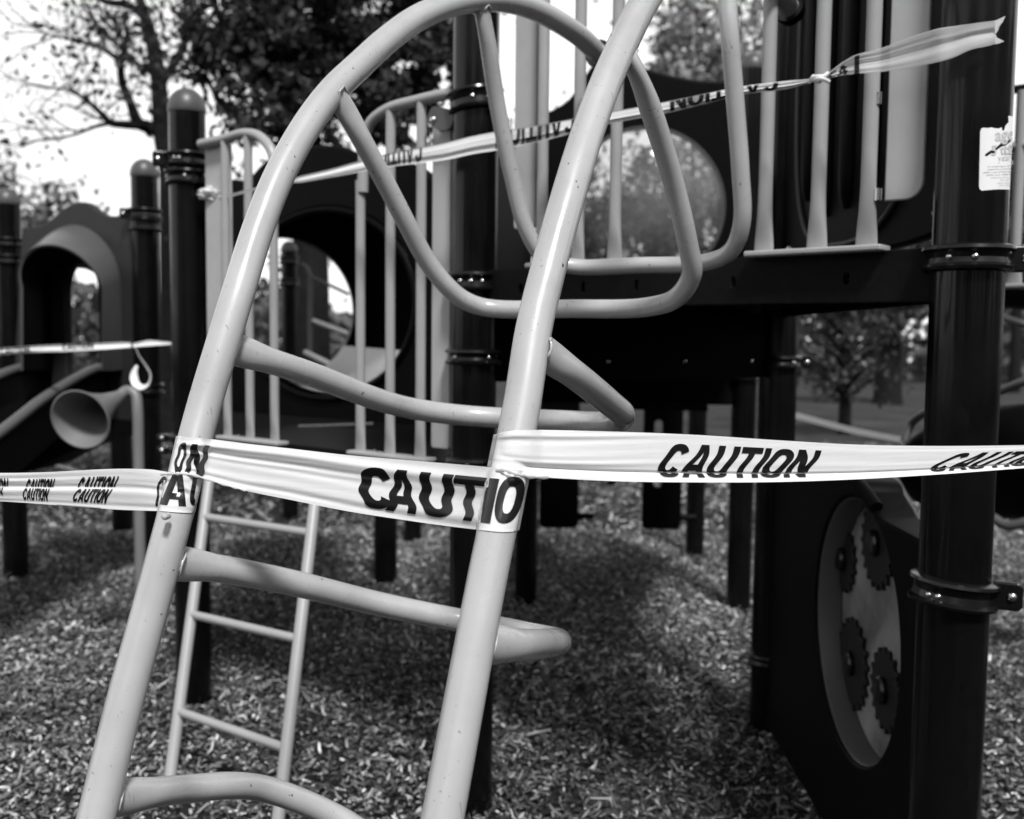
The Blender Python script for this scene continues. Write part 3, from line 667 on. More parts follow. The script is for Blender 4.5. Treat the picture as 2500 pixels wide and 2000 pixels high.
n = len(q); add('slide_underside', (q + [v + Vector((.02, .35, 0)) for v in q], [tuple(range(n))[::-1], tuple(range(n, 2 * n))] + [(i, (i + 1) % n, n + (i + 1) % n, n + i) for i in range(n)]), plastic, t, 20)

t = thing('talking_horn', 'grey bell-mouthed talking horn on a bent pipe beside the slide', 'talk tube', P(336, 1430, 5.0))
hornm = mat('horn_paint', .16, .4, .4, noise=.06, nscale=9)
hc = P(197, 1024, 3.95); he = P(294, 966, 4.25); hax = (hc - he).normalized(); Lh = (hc - he).length
prof = [(.024, 0), (.030, Lh * .12), (.048, Lh * .4), (.076, Lh * .68), (.106, Lh * .9), (.120, Lh), (.1235, Lh + .004), (.118, Lh + .006), (.102, Lh * .9), (.072, Lh * .68), (.042, Lh * .4), (.016, Lh * .1)]
add('bell', lathe(he, prof, 48, hax), hornm, t, 60)
add('pipe', tube([he + hax * .02, P(312, 954, 4.28), P(330, 964, 4.28), P(336, 1000, 4.27), P(338, 1100, 4.27), P(341, 1300, 4.26), Vector((P(343, 1430, 4.26).x, P(343, 1430, 4.26).y, -.03))], .023, 20, 8), hornm, t, 60)

# ------------------------------------------------------------------ caution tape
def ip(xs, ys):
    xs = list(xs); ys = list(ys)
    def f(x):
        # monotone cubic-ish: smoothstep free catmull on x
        if x <= xs[0]: i = 0
        elif x >= xs[-1]: i = len(xs) - 2
        else:
            i = max(j for j in range(len(xs) - 1) if xs[j] <= x)
        x0, x1 = xs[i], xs[i + 1]; h = x1 - x0
        def slope(j):
            if j == 0: return (ys[1] - ys[0]) / (xs[1] - xs[0])
            if j == len(xs) - 1: return (ys[-1] - ys[-2]) / (xs[-1] - xs[-2])
            return (ys[j + 1] - ys[j - 1]) / (xs[j + 1] - xs[j - 1])
        t = (x - x0) / h
        if t < 0 or t > 1: return ys[i] + (ys[i + 1] - ys[i]) * t
        a, b = slope(i) * h, slope(i + 1) * h
        return (2 * t**3 - 3 * t**2 + 1) * ys[i] + (t**3 - 2 * t**2 + t) * a + (-2 * t**3 + 3 * t**2) * ys[i + 1] + (t**3 - t**2) * b
    return f
rail_bvh = [BVHTree.FromPolygons([tuple(v) for v in vf[0]], vf[1]) for vf in rail_vfs]
class Ribbon:
    def __init__(s, st, amp=.0012, freq=(2, 3.3, 5.1), seed=0, drape=(), wob=1.0, fold=None, amp_px=None, skew=None):
        xs = [a[0] for a in st]; s.x0, s.x1 = xs[0], xs[-1]
        s.t = ip(xs, [a[1] for a in st]); s.b = ip(xs, [a[2] for a in st]); s.d = ip(xs, [a[3] for a in st])
        rr = random.Random(seed); s.ph = [rr.uniform(0, 6.28) for _ in range(6)]; s.amp = amp; s.freq = freq; s.drape = drape; s.fold = fold; s.amp_px = amp_px; s.skew = skew
    def at(s, x, v, lift=0):
        y = s.t(x) * (1 - v) + s.b(x) * v; D = s.d(x); x_ = x; x = x - (s.skew(x) * (y - (s.t(x) + s.b(x)) / 2) if s.skew else 0)
        A = s.amp * (s.amp_px(x_) if s.amp_px else 1)
        k = x_ / 300.0; v0_ = v; v = v + .06 * math.sin(k * 1.9 + s.ph[5]) + .05 * math.sin(9 * v + s.ph[1])
        z = sum(math.sin(6.283 * f * v + p + q * k) / (1 + .5 * i) for i, (f, p, q) in enumerate(zip(s.freq, s.ph, (.35, -.5, .8))))
        z += .35 * math.sin(6.283 * 6.1 * v + s.ph[3] + 1.3 * k) * (.5 + .5 * math.sin(k * 2.1 + s.ph[4]))
        dz = A * z; v = v0_
        if s.fold:      # a crease where the lower strip turns under
            fv, fd = s.fold; w = max(0.0, v - fv); dz += fd * (math.exp(-((v - fv) / .02) ** 2)) - w * fd * 6
        D2 = D + dz
        if s.drape:
            d = ray(x, y); Ln = d.length; best = None
            for i in s.drape:
                hit = rail_bvh[i].ray_cast(CAM, d / Ln)
                if hit[0] is not None:
                    hd = hit[3] / Ln
                    if best is None or hd < best: best = hd
            if best is not None and best - .0016 < D2 + .03: D2 = min(D2, best - .0016 + .0003 * z)
        return P(x, y, D2 - lift)
    def mesh(s, nx=120, nv=28, th=.0003):
        V, F = [], []
        for lay in (0, 1):
            for i in range(nx + 1):
                x = s.x0 + (s.x1 - s.x0) * i / nx
                for j in range(nv + 1): V.append(s.at(x, j / nv, -lay * th))
        m = nv + 1; N = (nx + 1) * m
        for i in range(nx):
            for j in range(nv):
                q = (i * m + j, i * m + j + 1, (i + 1) * m + j + 1, (i + 1) * m + j); F.append(q); F.append(tuple(N + a for a in q[::-1]))
        for i in range(nx):
            for j in (0, nv):
                q = (i * m + j, (i + 1) * m + j, N + (i + 1) * m + j, N + i * m + j); F.append(q if j == 0 else q[::-1])
        for j in range(nv):
            for i in (0, nx):
                q = (i * m + j, N + i * m + j, N + i * m + j + 1, i * m + j + 1); F.append(q if i == 0 else q[::-1])
        return V, F
_words = {}
def _se(cx, cy, rx, ry, a0, a1, n=28, e=2.5):
    o = []
    for k in range(n + 1):
        a = R(a0 + (a1 - a0) * k / n); c, t = math.cos(a), math.sin(a)
        o.append((cx + rx * math.copysign(abs(c) ** (2 / e), c), cy + ry * math.copysign(abs(t) ** (2 / e), t)))
    return o
def block_glyph(ch):
    """heavy condensed sign-painter capitals, height 1: (width, loops)"""
    w = .25
    if ch == 'C': return .80, [_se(.40, .5, .40, .5, 28, 332) + _se(.40, .5, .40 - w, .5 - w * .82, 328, 32)]
    if ch == 'O': return .84, [_se(.42, .5, .42, .5, 0, 360)[:-1], _se(.42, .5, .42 - w, .5 - w * .82, 0, 360)[:-1]]
    if ch == 'U': return .80, [[(0, 1), (0, .42)] + _se(.40, .42, .40, .42, 180, 360) + [(.80, 1), (.80 - w, 1), (.80 - w, .40)] + _se(.40, .40, .40 - w, .21, 360, 180) + [(w, 1)]]
    if ch == 'A': return .86, [[(0, 0), (.29, 1), (.57, 1), (.86, 0), (.62, 0), (.57, .20), (.29, .20), (.24, 0)], [(.335, .385), (.525, .385), (.43, .78)]]
    if ch == 'T': return .76, [[(0, 1), (.76, 1), (.76, .80), (.495, .80), (.495, 0), (.265, 0), (.265, .80), (0, .80)]]
    if ch == 'I': return .23, [[(0, 0), (.23, 0), (.23, 1), (0, 1)]]
    if ch == 'N': return .82, [[(0, 0), (0, 1), (.25, 1), (.60, .40), (.60, 1), (.82, 1), (.82, 0), (.57, 0), (.22, .60), (.22, 0)]]
def word_mesh(txt, bold=.022, gx=.06, gy=.05, narrow=1.0):
    key = (txt, bold, gx)
    if key in _words: return _words[key]
    if all(c in 'CAUTION' for c in txt):
        cu = bpy.data.curves.new('tmp', 'CURVE'); cu.dimensions = '2D'; cu.fill_mode = 'BOTH'; x_ = 0
        for c in txt:
            wd, loops = block_glyph(c)
            for lp in loops:
                sp = cu.splines.new('POLY'); sp.points.add(len(lp) - 1); sp.use_cyclic_u = True
                for i, (a, b) in enumerate(lp): sp.points[i].co = (a + x_, b, 0, 1)
            x_ += wd + .07
    else:
        cu = bpy.data.curves.new('tmp', 'FONT'); cu.body = txt; cu.size = 1; cu.offset = bold; cu.resolution_u = 6; cu.space_character = 1
    ob = bpy.data.objects.new('tmp', cu); me = bpy.data.meshes.new_from_object(ob)
    bm = bmesh.new(); bm.from_mesh(me)
    xs = [v.co.x for v in bm.verts]; ys = [v.co.y for v in bm.verts]; x0, x1, y0, y1 = min(xs), max(xs), min(ys), max(ys)
    for c in np.arange(x0 + gx, x1, gx): bmesh.ops.bisect_plane(bm, geom=bm.verts[:] + bm.edges[:] + bm.faces[:], plane_co=(c, 0, 0), plane_no=(1, 0, 0))
    for c in np.arange(y0 + gy, y1, gy): bmesh.ops.bisect_plane(bm, geom=bm.verts[:] + bm.edges[:] + bm.faces[:], plane_co=(0, c, 0), plane_no=(0, 1, 0))
    V = [((v.co.x - x0) / (x1 - x0), (v.co.y - y0) / (y1 - y0)) for v in bm.verts]; F = [tuple(v.index for v in f.verts) for f in bm.faces]
    bm.verts.index_update(); F = [tuple(v.index for v in f.verts) for f in bm.faces]
    bm.free(); bpy.data.objects.remove(ob); bpy.data.curves.remove(cu); bpy.data.meshes.remove(me)
    _words[key] = (V, F); return V, F
def clipped(vf, f):
    V, F = vf; keep = [f(*v) for v in V]; return V, [g for g in F if all(keep[i] for i in g)]
def lettering(rib, parent, txt, x0, x1, v0, v1, slant=0, wave=0, wf=2.5, flip=False, clip=None, vmap=None, lift=.0012, m=None, bold=.03, curve=0):
    V, F = word_mesh(txt, .03, .05, .04)
    if clip: V, F = clipped((V, F), clip)
    W = []
    for a, b in V:
        if flip: bb = b
        else: bb = 1 - b          # 0 top .. 1 bottom
        v = v0 + (v1 - v0) * (vmap(bb) if vmap else bb)
        x = x0 + (x1 - x0) * a + slant * (1 - bb) + wave * math.sin(6.283 * wf * bb + rib.ph[0]) + curve * (1 - bb) ** 2
        W.append(rib.at(x, v, lift))
    used = sorted({i for f in F for i in f}); mp_ = {i: k for k, i in enumerate(used)}
    o = add('lettering', ([W[i] for i in used], [tuple(mp_[i] for i in f) for f in F]), m or ink, parent, None)
    return o
TG = 'lengths of caution tape strung across the play structure'
def tape(label, rib, nx=120, nv=28, m=None):
    c = rib.at((rib.x0 + rib.x1) / 2, .5); t = thing('caution_tape', label, 'caution tape', c, TG)
    add('tape_film', rib.mesh(nx, nv), m or tape_m, t, 80); return t

# A: left, wraps the left rail low
A = Ribbon([(-60, 1153, 1224, 1.50), (0, 1155, 1225, 1.48), (120, 1153, 1233, 1.45), (275, 1145, 1244, 1.40), (360, 1146, 1247, 1.362), (400, 1152, 1248, 1.345), (430, 1156, 1250, 1.325), (460, 1156, 1252, 1.33), (482, 1164, 1252, 1.352), (486, 1166, 1251, 1.375)], amp=.0011, seed=3, drape=(0,), skew=ip([300, 380, 430, 486], [0, .12, .23, .23]))
t = tape('caution tape with small wavy words, running off the left edge from the left rail', A)
for x0, x1, v0, v1, sl in ((-62, 12, .18, .72, 8), (52, 120, .2, .85, 14), (176, 268, .18, .82, 20)):
    vm = lambda b: b
    lettering(A, t, 'CAUTION', x0 + 12, x1 + 10, v0, .78, slant=sl * .5, wave=3, wf=1.2, clip=lambda a, b: b > .52)
    lettering(A, t, 'CAUTION', x0 - 8, x1 - 14, .5, v1 + .04, slant=sl, wave=1.2, wf=1.0)
lettering(A, t, 'C', 381, 398, .12, .88, slant=4, wave=2, wf=1.5)
lettering(A, t, 'A', 396, 462, .01, .83, slant=-5, bold=.075)
lettering(A, t, 'U', 466, 500, .0, .80, slant=-4, clip=lambda a, b: a < .5)
# B: centre
Bt = Ribbon([(420, 1065, 1150, 1.395), (425, 1065, 1152, 1.365), (440, 1067, 1155, 1.34), (480, 1070, 1160, 1.325), (515, 1073, 1172, 1.345), (600, 1083, 1198, 1.335), (700, 1094, 1219, 1.315), (850, 1111, 1249, 1.285), (1000, 1124, 1272, 1.255), (1120, 1134, 1288, 1.225), (1200, 1142, 1296, 1.19), (1240, 1146, 1299, 1.17), (1270, 1150, 1298, 1.185), (1279, 1151, 1296, 1.203), (1282, 1152, 1294, 1.215)], amp=.0015, seed=11, freq=(1.3, 2.2, 3.3), drape=(0, 1), skew=ip([420, 480, 620, 1120, 1230, 1282], [.23, .2, 0, 0, .17, .195]))
t = tape('wide caution tape stretched between the two rails, showing one large broken word', Bt, 220, 44)
Cw = [('C', 876, 952), ('A', 941, 1016), ('U', 1024, 1104), ('T', 1107, 1180), ('I', 1177, 1204), ('O', 1207, 1272)]
for ch, x0, x1 in Cw:
    near = x0 > 1170
    lettering(Bt, t, ch, x0, x1, .17 if ch != 'O' else .11, .88 if ch != 'O' else .86, slant=4 if not near else 8, wave=0 if near else 3.6, wf=2.2, bold=.045)
lettering(Bt, t, 'O', 430, 452, .15, 1.0, slant=2, wave=1.4, wf=2.0, bold=.045)
lettering(Bt, t, 'N', 458, 502, .17, 1.0, slant=5, wave=2.2, wf=2.2, bold=.045)
# C: right
Ct = Ribbon([(1197, 1062, 1138, 1.235), (1201, 1061, 1140, 1.220), (1218, 1056, 1148, 1.19), (1250, 1051, 1155, 1.18), (1290, 1050, 1162, 1.185), (1330, 1050, 1166, 1.20), (1500, 1054, 1175, 1.22), (1700, 1062, 1178, 1.25), (1900, 1075, 1177, 1.29), (2100, 1086, 1170, 1.34), (2300, 1089, 1158, 1.40), (2500, 1087, 1143, 1.47), (2620, 1085, 1134, 1.52)], amp=.0009, seed=23, freq=(1.2, 2.2, 3.6), drape=(1,), fold=(.80, .0035), amp_px=lambda x: 1.3 - 1.0 * min(1, max(0, (x - 1330) / 300)), skew=ip([1197, 1260, 1340, 1500, 2620], [.2, .12, 0, 0, 0]))
t = tape('caution tape with slanted words and a lower crease, running off the right edge', Ct, 240, 50)
def vm_fold(b): return b * .78 / .80 if b < .8 else .78 + (b - .8) * 1.0
for x0, x1, v0, v1, sl, cv in ((1600, 1970, .20, .90, 30, 8), (2262, 2560, .26, .90, 55, 22)):
    lettering(Ct, t, 'CAUTION', x0, x1, v0, v0 + (.795 - v0) / .86, slant=sl, wave=4, wf=1.1, clip=lambda a, b: b > .135, bold=.075, curve=cv)
    lettering(Ct, t, 'CAUTION', x0 + 10, x1 - 2, 0, 1, slant=-8, clip=lambda a, b: b < .26, bold=.06, vmap=lambda q: .805 + (q - .74) / .26 * .085)
# small gathered twists where the tape crosses itself on each rail
def twist(px, r, seed, parent):
    rr = random.Random(seed); pts = [P(*p) for p in px]; cp = catmull(pts, 8); n = len(cp)
    return add('tape_fold', sweep(cp, [r * (1 + .35 * math.sin(i * 1.3 + rr.random())) for i in range(n)], 10, flat=[(1, .35)] * n, ref=(0, 0, 1)), tape_m, parent, 60)
twist([(392, 1158, 1.335), (425, 1157, 1.312), (455, 1157, 1.304), (500, 1168, 1.318), (560, 1186, 1.325), (600, 1197, 1.33)], .0018, 1, t)
twist([(1212, 1147, 1.178), (1235, 1148, 1.168), (1262, 1158, 1.164), (1290, 1164, 1.178), (1340, 1166, 1.195)], .0022, 2, t)

# D: upper tape, P1 rail knot to the right guard rail
Dd = Ribbon([(716, 437, 446, 2.85), (728, 432, 447, 2.84), (800, 415, 435, 2.83), (880, 393, 420, 2.80), (960, 372, 406, 2.74), (1080, 350, 392, 2.62), (1156, 332, 376, 2.56), (1220, 320, 366, 2.50), (1300, 308, 350, 2.40), (1400, 290, 325, 2.32), (1500, 272, 300, 2.25), (1620, 250, 278, 2.17), (1720, 229, 254, 2.11), (1820, 210, 230, 2.08), (1920, 198, 218, 2.03), (1975, 193, 203, 2.0), (1990, 191, 198, 1.99)], amp=.0022, seed=31, freq=(.9, 1.7, 2.6))
t = tape('narrow folded caution tape slanting up behind the arch ladder to the right guard rail', Dd, 160, 20)
for xa, xb in ((1030, 905), (1404, 1210), (1900, 1636)):      # print upside down, upper half folded out of sight
    lettering(Dd, t, 'CAUTION', xa, xb, -.62, .92, flip=True, clip=lambda a, b: b > .43)
D0 = Ribbon([(486, 464, 486, 3.50), (500, 460, 486, 3.46), (520, 462, 486, 3.46), (545, 468, 482, 3.40), (565, 473, 480, 3.33), (600, 464, 471, 3.2), (640, 455, 462, 3.05), (720, 436, 447, 2.85)], amp=.003, seed=5, freq=(.8, 1.5, 2.1))
add('tape_knot_lead', D0.mesh(80, 12), tape_m, t, 80)
for k_, (x, y, D, s) in enumerate(((498, 474, 3.47, .020), (512, 468, 3.46, .022), (528, 472, 3.45, .018), (520, 486, 3.46, .012))):
    c = P(x, y, D); n = 12
    V, F = lathe(c, [(s * math.sin(math.pi * i / n) * (1 + .25 * math.sin(i * 2.1 + k_)) + .0003, -s * .8 * math.cos(math.pi * i / n)) for i in range(n + 1)], 14, (.3, 0, 1))
    V = [v + Vector((.003 * math.sin(v.x * 900), 0, .003 * math.sin(v.y * 800 + v.z * 700))) for v in V]
    add('tape_knot', (V, F), tape_m, t, 60)
# flutter end
Fl = Ribbon([(1985, 190, 199, 1.98), (2010, 184, 196, 1.97), (2030, 172, 190, 1.96), (2060, 150, 184, 1.95), (2090, 134, 181, 1.93), (2150, 118, 176, 1.90), (2220, 92, 166, 1.85), (2290, 70, 152, 1.80), (2330, 64, 140, 1.785), (2370, 58, 122, 1.77), (2415, 52, 112, 1.757), (2430, 50, 107, 1.752)], amp=.0018, seed=9, freq=(.7, 1.3, 2.2))
t = tape('torn translucent tape end fluttering in front of the sticker post', Fl, 120, 30, torn_m)
# torn edge tips
for tp_ in (((2428, 51), (2440, 46), (2455, 39), (2448, 54), (2440, 64), (2436, 76), (2430, 84)), ((2430, 82), (2434, 92), (2452, 101), (2440, 106), (2430, 108))):
    tip = [P(x, y, 1.752) for x, y in tp_]; k = len(tip)
    add('torn_edge', (tip + [v + FWD * .0004 for v in tip], [tuple(range(k))[::-1], tuple(range(k, 2 * k))]), torn_m, t, None)
lettering(Fl, t, 'I', 2086, 2098, .05, 1.0, bold=.03)
lettering(Fl, t, 'CA', 2022, 2070, .25, .95, bold=.05, wave=3)
for i_, (px_) in enumerate(([(1975, 200, 1.99), (1990, 188, 1.965), (2012, 186, 1.96), (2022, 178, 1.96)], [(1984, 186, 1.975), (1998, 200, 1.965), (2010, 190, 1.96)], [(1986, 196, 1.97), (2004, 192, 1.955), (2024, 200, 1.96)])):
    add('tape_knot', tube([P(*p) for p in px_], [.0042] * (8 * (len(px_) - 1) + 1), 12, 8), tape_m, t, 60)
# E: far left
E = Ribbon([(-80, 858, 872, 4.4), (0, 850, 868, 4.4), (70, 845, 862, 4.42), (150, 841, 860, 4.45), (230, 838, 856, 4.47), (310, 836, 850, 4.5), (330, 838, 848, 4.5), (360, 831, 846, 4.5), (400, 834, 843, 4.48), (420, 836, 841, 4.45)], amp=.005, seed=14, freq=(.8, 1.4, 2))
t = tape('blurry caution tape far left across the slide, with a loop hanging from its knot', E, 80, 12)
lettering(E, t, 'CAUTION', 0, 72, .1, .9, bold=.03); lettering(E, t, 'CAUTION', 152, 228, .0, .7, bold=.03)
hl = catmull([P(*p) for p in ((330, 846, 4.45), (340, 870, 4.45), (356, 893, 4.44), (367, 916, 4.43), (362, 938, 4.43), (346, 946, 4.44), (331, 936, 4.45), (327, 914, 4.46), (334, 892, 4.47))], 6)
add('hanging_loop', sweep(hl, list(np.interp(np.arange(len(hl)), [0, 14, 26, 40, 48], [.006, .012, .017, .020, .006])), 12, flat=[(.9, .10)] * len(hl), ref=(1, -1, 0)), tape_m, t, 60)
lettering(E, t, 'I', 320, 324, 0, 1)
# F: far right and far left distant tapes
Fr = Ribbon([(1935, 1006, 1020, 8.6), (1945, 1008, 1022, 8.5), (2080, 1043, 1058, 7.6), (2215, 1070, 1083, 6.8), (2260, 1080, 1091, 6.6)], amp=.002, seed=15, freq=(.8, 1.4, 2))
tape('distant straight caution tape right of the far post, above the long tape', Fr, 60, 8)
Fl2 = Ribbon([(100, 1121, 1128, 6.3), (150, 1136, 1142, 6.2), (230, 1160, 1165, 6.0), (300, 1178, 1183, 5.9)], amp=.002, seed=16, freq=(.8, 1.4, 2))
tape('short far tape sloping down behind the left tape, beneath the slide', Fl2, 40, 6)

# ------------------------------------------------------------------ sticker on the right post
stk = thing('age_sticker', 'torn white age sticker on the thick right post, struck through with marker', 'sticker', P(2420, 390, 1.86))
RP = r5 + .003
def wrap(u, z, lift):       # u: arc length from the direction facing the camera
    a0 = math.atan2(CAM.y - PR.y, CAM.x - PR.x); a = a0 + u / RP
    return Vector((PR.x + math.cos(a) * (RP + lift), PR.y + math.sin(a) * (RP + lift), z))
def stpx(x, y):
    cx = 2372 - (y - 400) * .0435; sn = max(-.98, min(.98, (x - cx) / 84.5)); u = math.asin(sn) * RP
    D = 1.92 - RP * math.cos(math.asin(sn)); return (u, zpx(x, y, D))
outl = [(2387, 466), (2386, 458), (2389, 330), (2391, 322), (2396, 320), (2404, 322), (2412, 321), (2420, 324), (2428, 325), (2434, 323), (2435, 331), (2439, 331), (2442, 320), (2449, 312), (2448, 298), (2458, 300), (2466, 304), (2462, 475), (2450, 472), (2420, 469), (2392, 470)]
q = [stpx(x, y) for x, y in outl]
class Flat:
    def pt(s, a, b, c): return Vector((a, b, c))
def grid_poly(poly, g=.004):
    bm = bmesh.new(); vs = [bm.verts.new((a, b, 0)) for a, b in poly]; bm.faces.new(vs)
    xs = [a for a, b in poly]; ys = [b for a, b in poly]
    for c in np.arange(min(xs) + g, max(xs), g): bmesh.ops.bisect_plane(bm, geom=bm.verts[:] + bm.edges[:] + bm.faces[:], plane_co=(c, 0, 0), plane_no=(1, 0, 0))
    bmesh.ops.triangulate(bm, faces=bm.faces[:]); bm.verts.index_update()
    V = [(v.co.x, v.co.y) for v in bm.verts]; F = [tuple(v.index for v in f.verts) for f in bm.faces]; bm.free(); return V, F
def on_post(poly, lift, m, name, parent):
    V, F = grid_poly(poly); W = [wrap(a, b, lift) for a, b in V]
    n = len(W); W2 = [wrap(a, b, lift - .0003) for a, b in V]
    o = add(name, (W, F), m, parent, None); return o
sf = on_post(q, .0009, lamp_white, 'sticker_sheet', stk)
def post_text(txt, x0, x1, y0, y1, m, bold=0.0, lift=.0014, slope=0):
    V, F = word_mesh(txt, bold, gx=.15)
    W = []
    for a, b in V:
        x = x0 + (x1 - x0) * a; y = y1 + (y0 - y1) * b + slope * a; u, z = stpx(x, y); W.append(wrap(u, z, lift))
    add('lettering', (W, F), m, stk, None)
on_post([stpx(x, y) for x, y in ((2398, 386), (2402, 389), (2412, 382), (2419, 383), (2424, 375), (2432, 369), (2440, 367), (2455, 357), (2450, 354), (2440, 359), (2434, 358), (2426, 366), (2418, 373), (2410, 376), (2402, 381))], .0012, ink, 'marker_stroke', stk)
post_text('age', 2420, 2460, 334, 364, faint, .02, .0016); post_text('5 to', 2412, 2452, 364, 388, faint, .02, .0016); post_text('12', 2440, 2458, 366, 388, faint, .02, .0018)
post_text('years', 2426, 2459, 392, 408, faint, .0)
for i, s_ in enumerate(('to avoid injury to any', 'supervise and protect', 'child s use of this equip', 'while your child is at', 'equipment in play', 'play safe and', 'have fun at', 'this place')):
    y = 412 + i * 6.6; x0 = (2404, 2404, 2394, 2401, 2410, 2430, 2424, 2428)[i]
    post_text(s_, x0, 2462 - i * .5, y, y + 4.4, greyink if i < 4 else faint, .0, slope=2)

# ------------------------------------------------------------------ ground
def gheight(x, y):
    d = math.hypot(x, y); t = max(0, min(1, (d - 14) / 90)); return -2.3 * t * t * (3 - 2 * t)
def grid(x0, x1, nx, y0, y1, ny, hf):
    V = [(x0 + (x1 - x0) * i / nx, y0 + (y1 - y0) * j / ny, hf(x0 + (x1 - x0) * i / nx, y0 + (y1 - y0) * j / ny)) for j in range(ny + 1) for i in range(nx + 1)]
    F = [(j * (nx + 1) + i, j * (nx + 1) + i + 1, (j + 1) * (nx + 1) + i + 1, (j + 1) * (nx + 1) + i) for j in range(ny) for i in range(nx)]
    return V, F
grass_m = mat('park_grass', .032, .9, .1, noise=.55, nscale=.9, bump=.6, bscale=6)
tag(add('ground', grid(-700, 700, 140, -700, 700, 140, gheight), grass_m, None, 60), 'grassy park ground', None, kind='structure')
bed_m = mat('mulch_bed', .015, .95, .1, noise=.9, nscale=45, bump=1, bscale=60)
tag(add('mulch_ground', grid(-11, 11, 60, -5, 13, 60, lambda x, y: .004 + .008 * math.sin(x * 2.1) * math.sin(y * 1.7)), bed_m, None, 60), 'wood mulch bed', None, kind='structure')

def chips(n, ymin, ymax, spread, scale, z0):
    y = np.sqrt(rng.uniform(ymin ** 2, ymax ** 2, n)); x = rng.uniform(-1, 1, n) * (spread * y + .5)
    L = rng.lognormal(math.log(.0105), .40, n) * scale; Wd = rng.uniform(.0022, .0048, n) * scale
    lon = rng.random(n) < .02; L[lon] *= 2.6; Wd[lon] *= .8; big = rng.random(n) < .03; L[big] *= 1.6; Wd[big] *= 1.3
    yaw = rng.uniform(0, 2 * math.pi, n); pit = rng.normal(0, .38, n); rol = rng.normal(0, .6, n); bend = rng.normal(0, .28, n)
    z = z0 + np.abs(rng.normal(0, .012, n)) * scale ** .5 + np.abs(np.sin(pit)) * L * .5
    ca, sa, cp, sp, cr_, sr = np.cos(yaw), np.sin(yaw), np.cos(pit), np.sin(pit), np.cos(rol), np.sin(rol)
    ex = np.stack([ca * cp, sa * cp, sp], 1)
    s0 = np.stack([-sa, ca, np.zeros(n)], 1); u0 = np.cross(ex, s0)
    ey = s0 * cr_[:, None] + u0 * sr[:, None]; ez = np.cross(ex, ey)
    c = np.stack([x, y, z], 1); V = np.zeros((n, 9, 3))
    for i, t in enumerate((-1, 0, 1)):
        taper = 1.0 if t == 0 else .55
        base = c + ex * (t * L)[:, None] + ez * (-(t * t) * bend * L)[:, None]
        V[:, i * 3] = base - ey * (Wd * taper)[:, None]; V[:, i * 3 + 2] = base + ey * (Wd * taper)[:, None]; V[:, i * 3 + 1] = base + ez * (Wd * .6 * taper)[:, None]
    q = np.array([[0, 1, 4, 3], [1, 2, 5, 4], [3, 4, 7, 6], [4, 5, 8, 7]])
    F = (np.arange(n) * 9)[:, None, None] + q[None]
    patch = np.exp(.28 * (np.sin(x * 2.3 + 1) * np.sin(y * 1.9) + np.sin(x * 5.1 - y * 3.3) * .7 + np.sin(y * 7.7 + x * 2) * .4))     # drier and damper patches
    tone = np.clip(rng.lognormal(math.log(.10), 1.02, n) * patch, .008, .85)
    return V.reshape(-1, 3), F.reshape(-1, 4), np.repeat(tone, 9)
def fast_mesh(name, V, F, tone, m, parent=None, smooth=False):
    me = bpy.data.meshes.new(name); nv, nf = len(V), len(F); k = F.shape[1]
    c = (V.min(0) + V.max(0)) / 2; 
    me.vertices.add(nv); me.vertices.foreach_set('co', (V - c).astype(np.float32).ravel())
    me.loops.add(nf * k); me.loops.foreach_set('vertex_index', F.astype(np.int32).ravel())
    me.polygons.add(nf); me.polygons.foreach_set('loop_start', np.arange(0, nf * k, k, dtype=np.int32))
    me.update(calc_edges=True)
    if tone is not None:
        a = me.attributes.new('tone', 'FLOAT_COLOR', 'POINT'); col = np.ones((nv, 4), np.float32); col[:, :3] = tone[:, None]; a.data.foreach_set('color', col.ravel())
    me.materials.append(m); o = bpy.data.objects.new(name, me); link(o, parent, Vector(c)); return o
parts = [chips(200000, 1.9, 7.0, .66, 1.0, .008), chips(60000, 6.5, 13, .66, 1.8, .008)]
V = np.concatenate([p[0] for p in parts]); F = np.concatenate([parts[0][1], parts[1][1] + len(parts[0][0])]); T = np.concatenate([p[2] for p in parts])
chip_m = attr_mat('wood_chip', rough=.75, spec=.25)
tag(fast_mesh('wood_chips', V, F, T, chip_m), 'loose shredded wood chips covering the playground floor', None, kind='stuff')

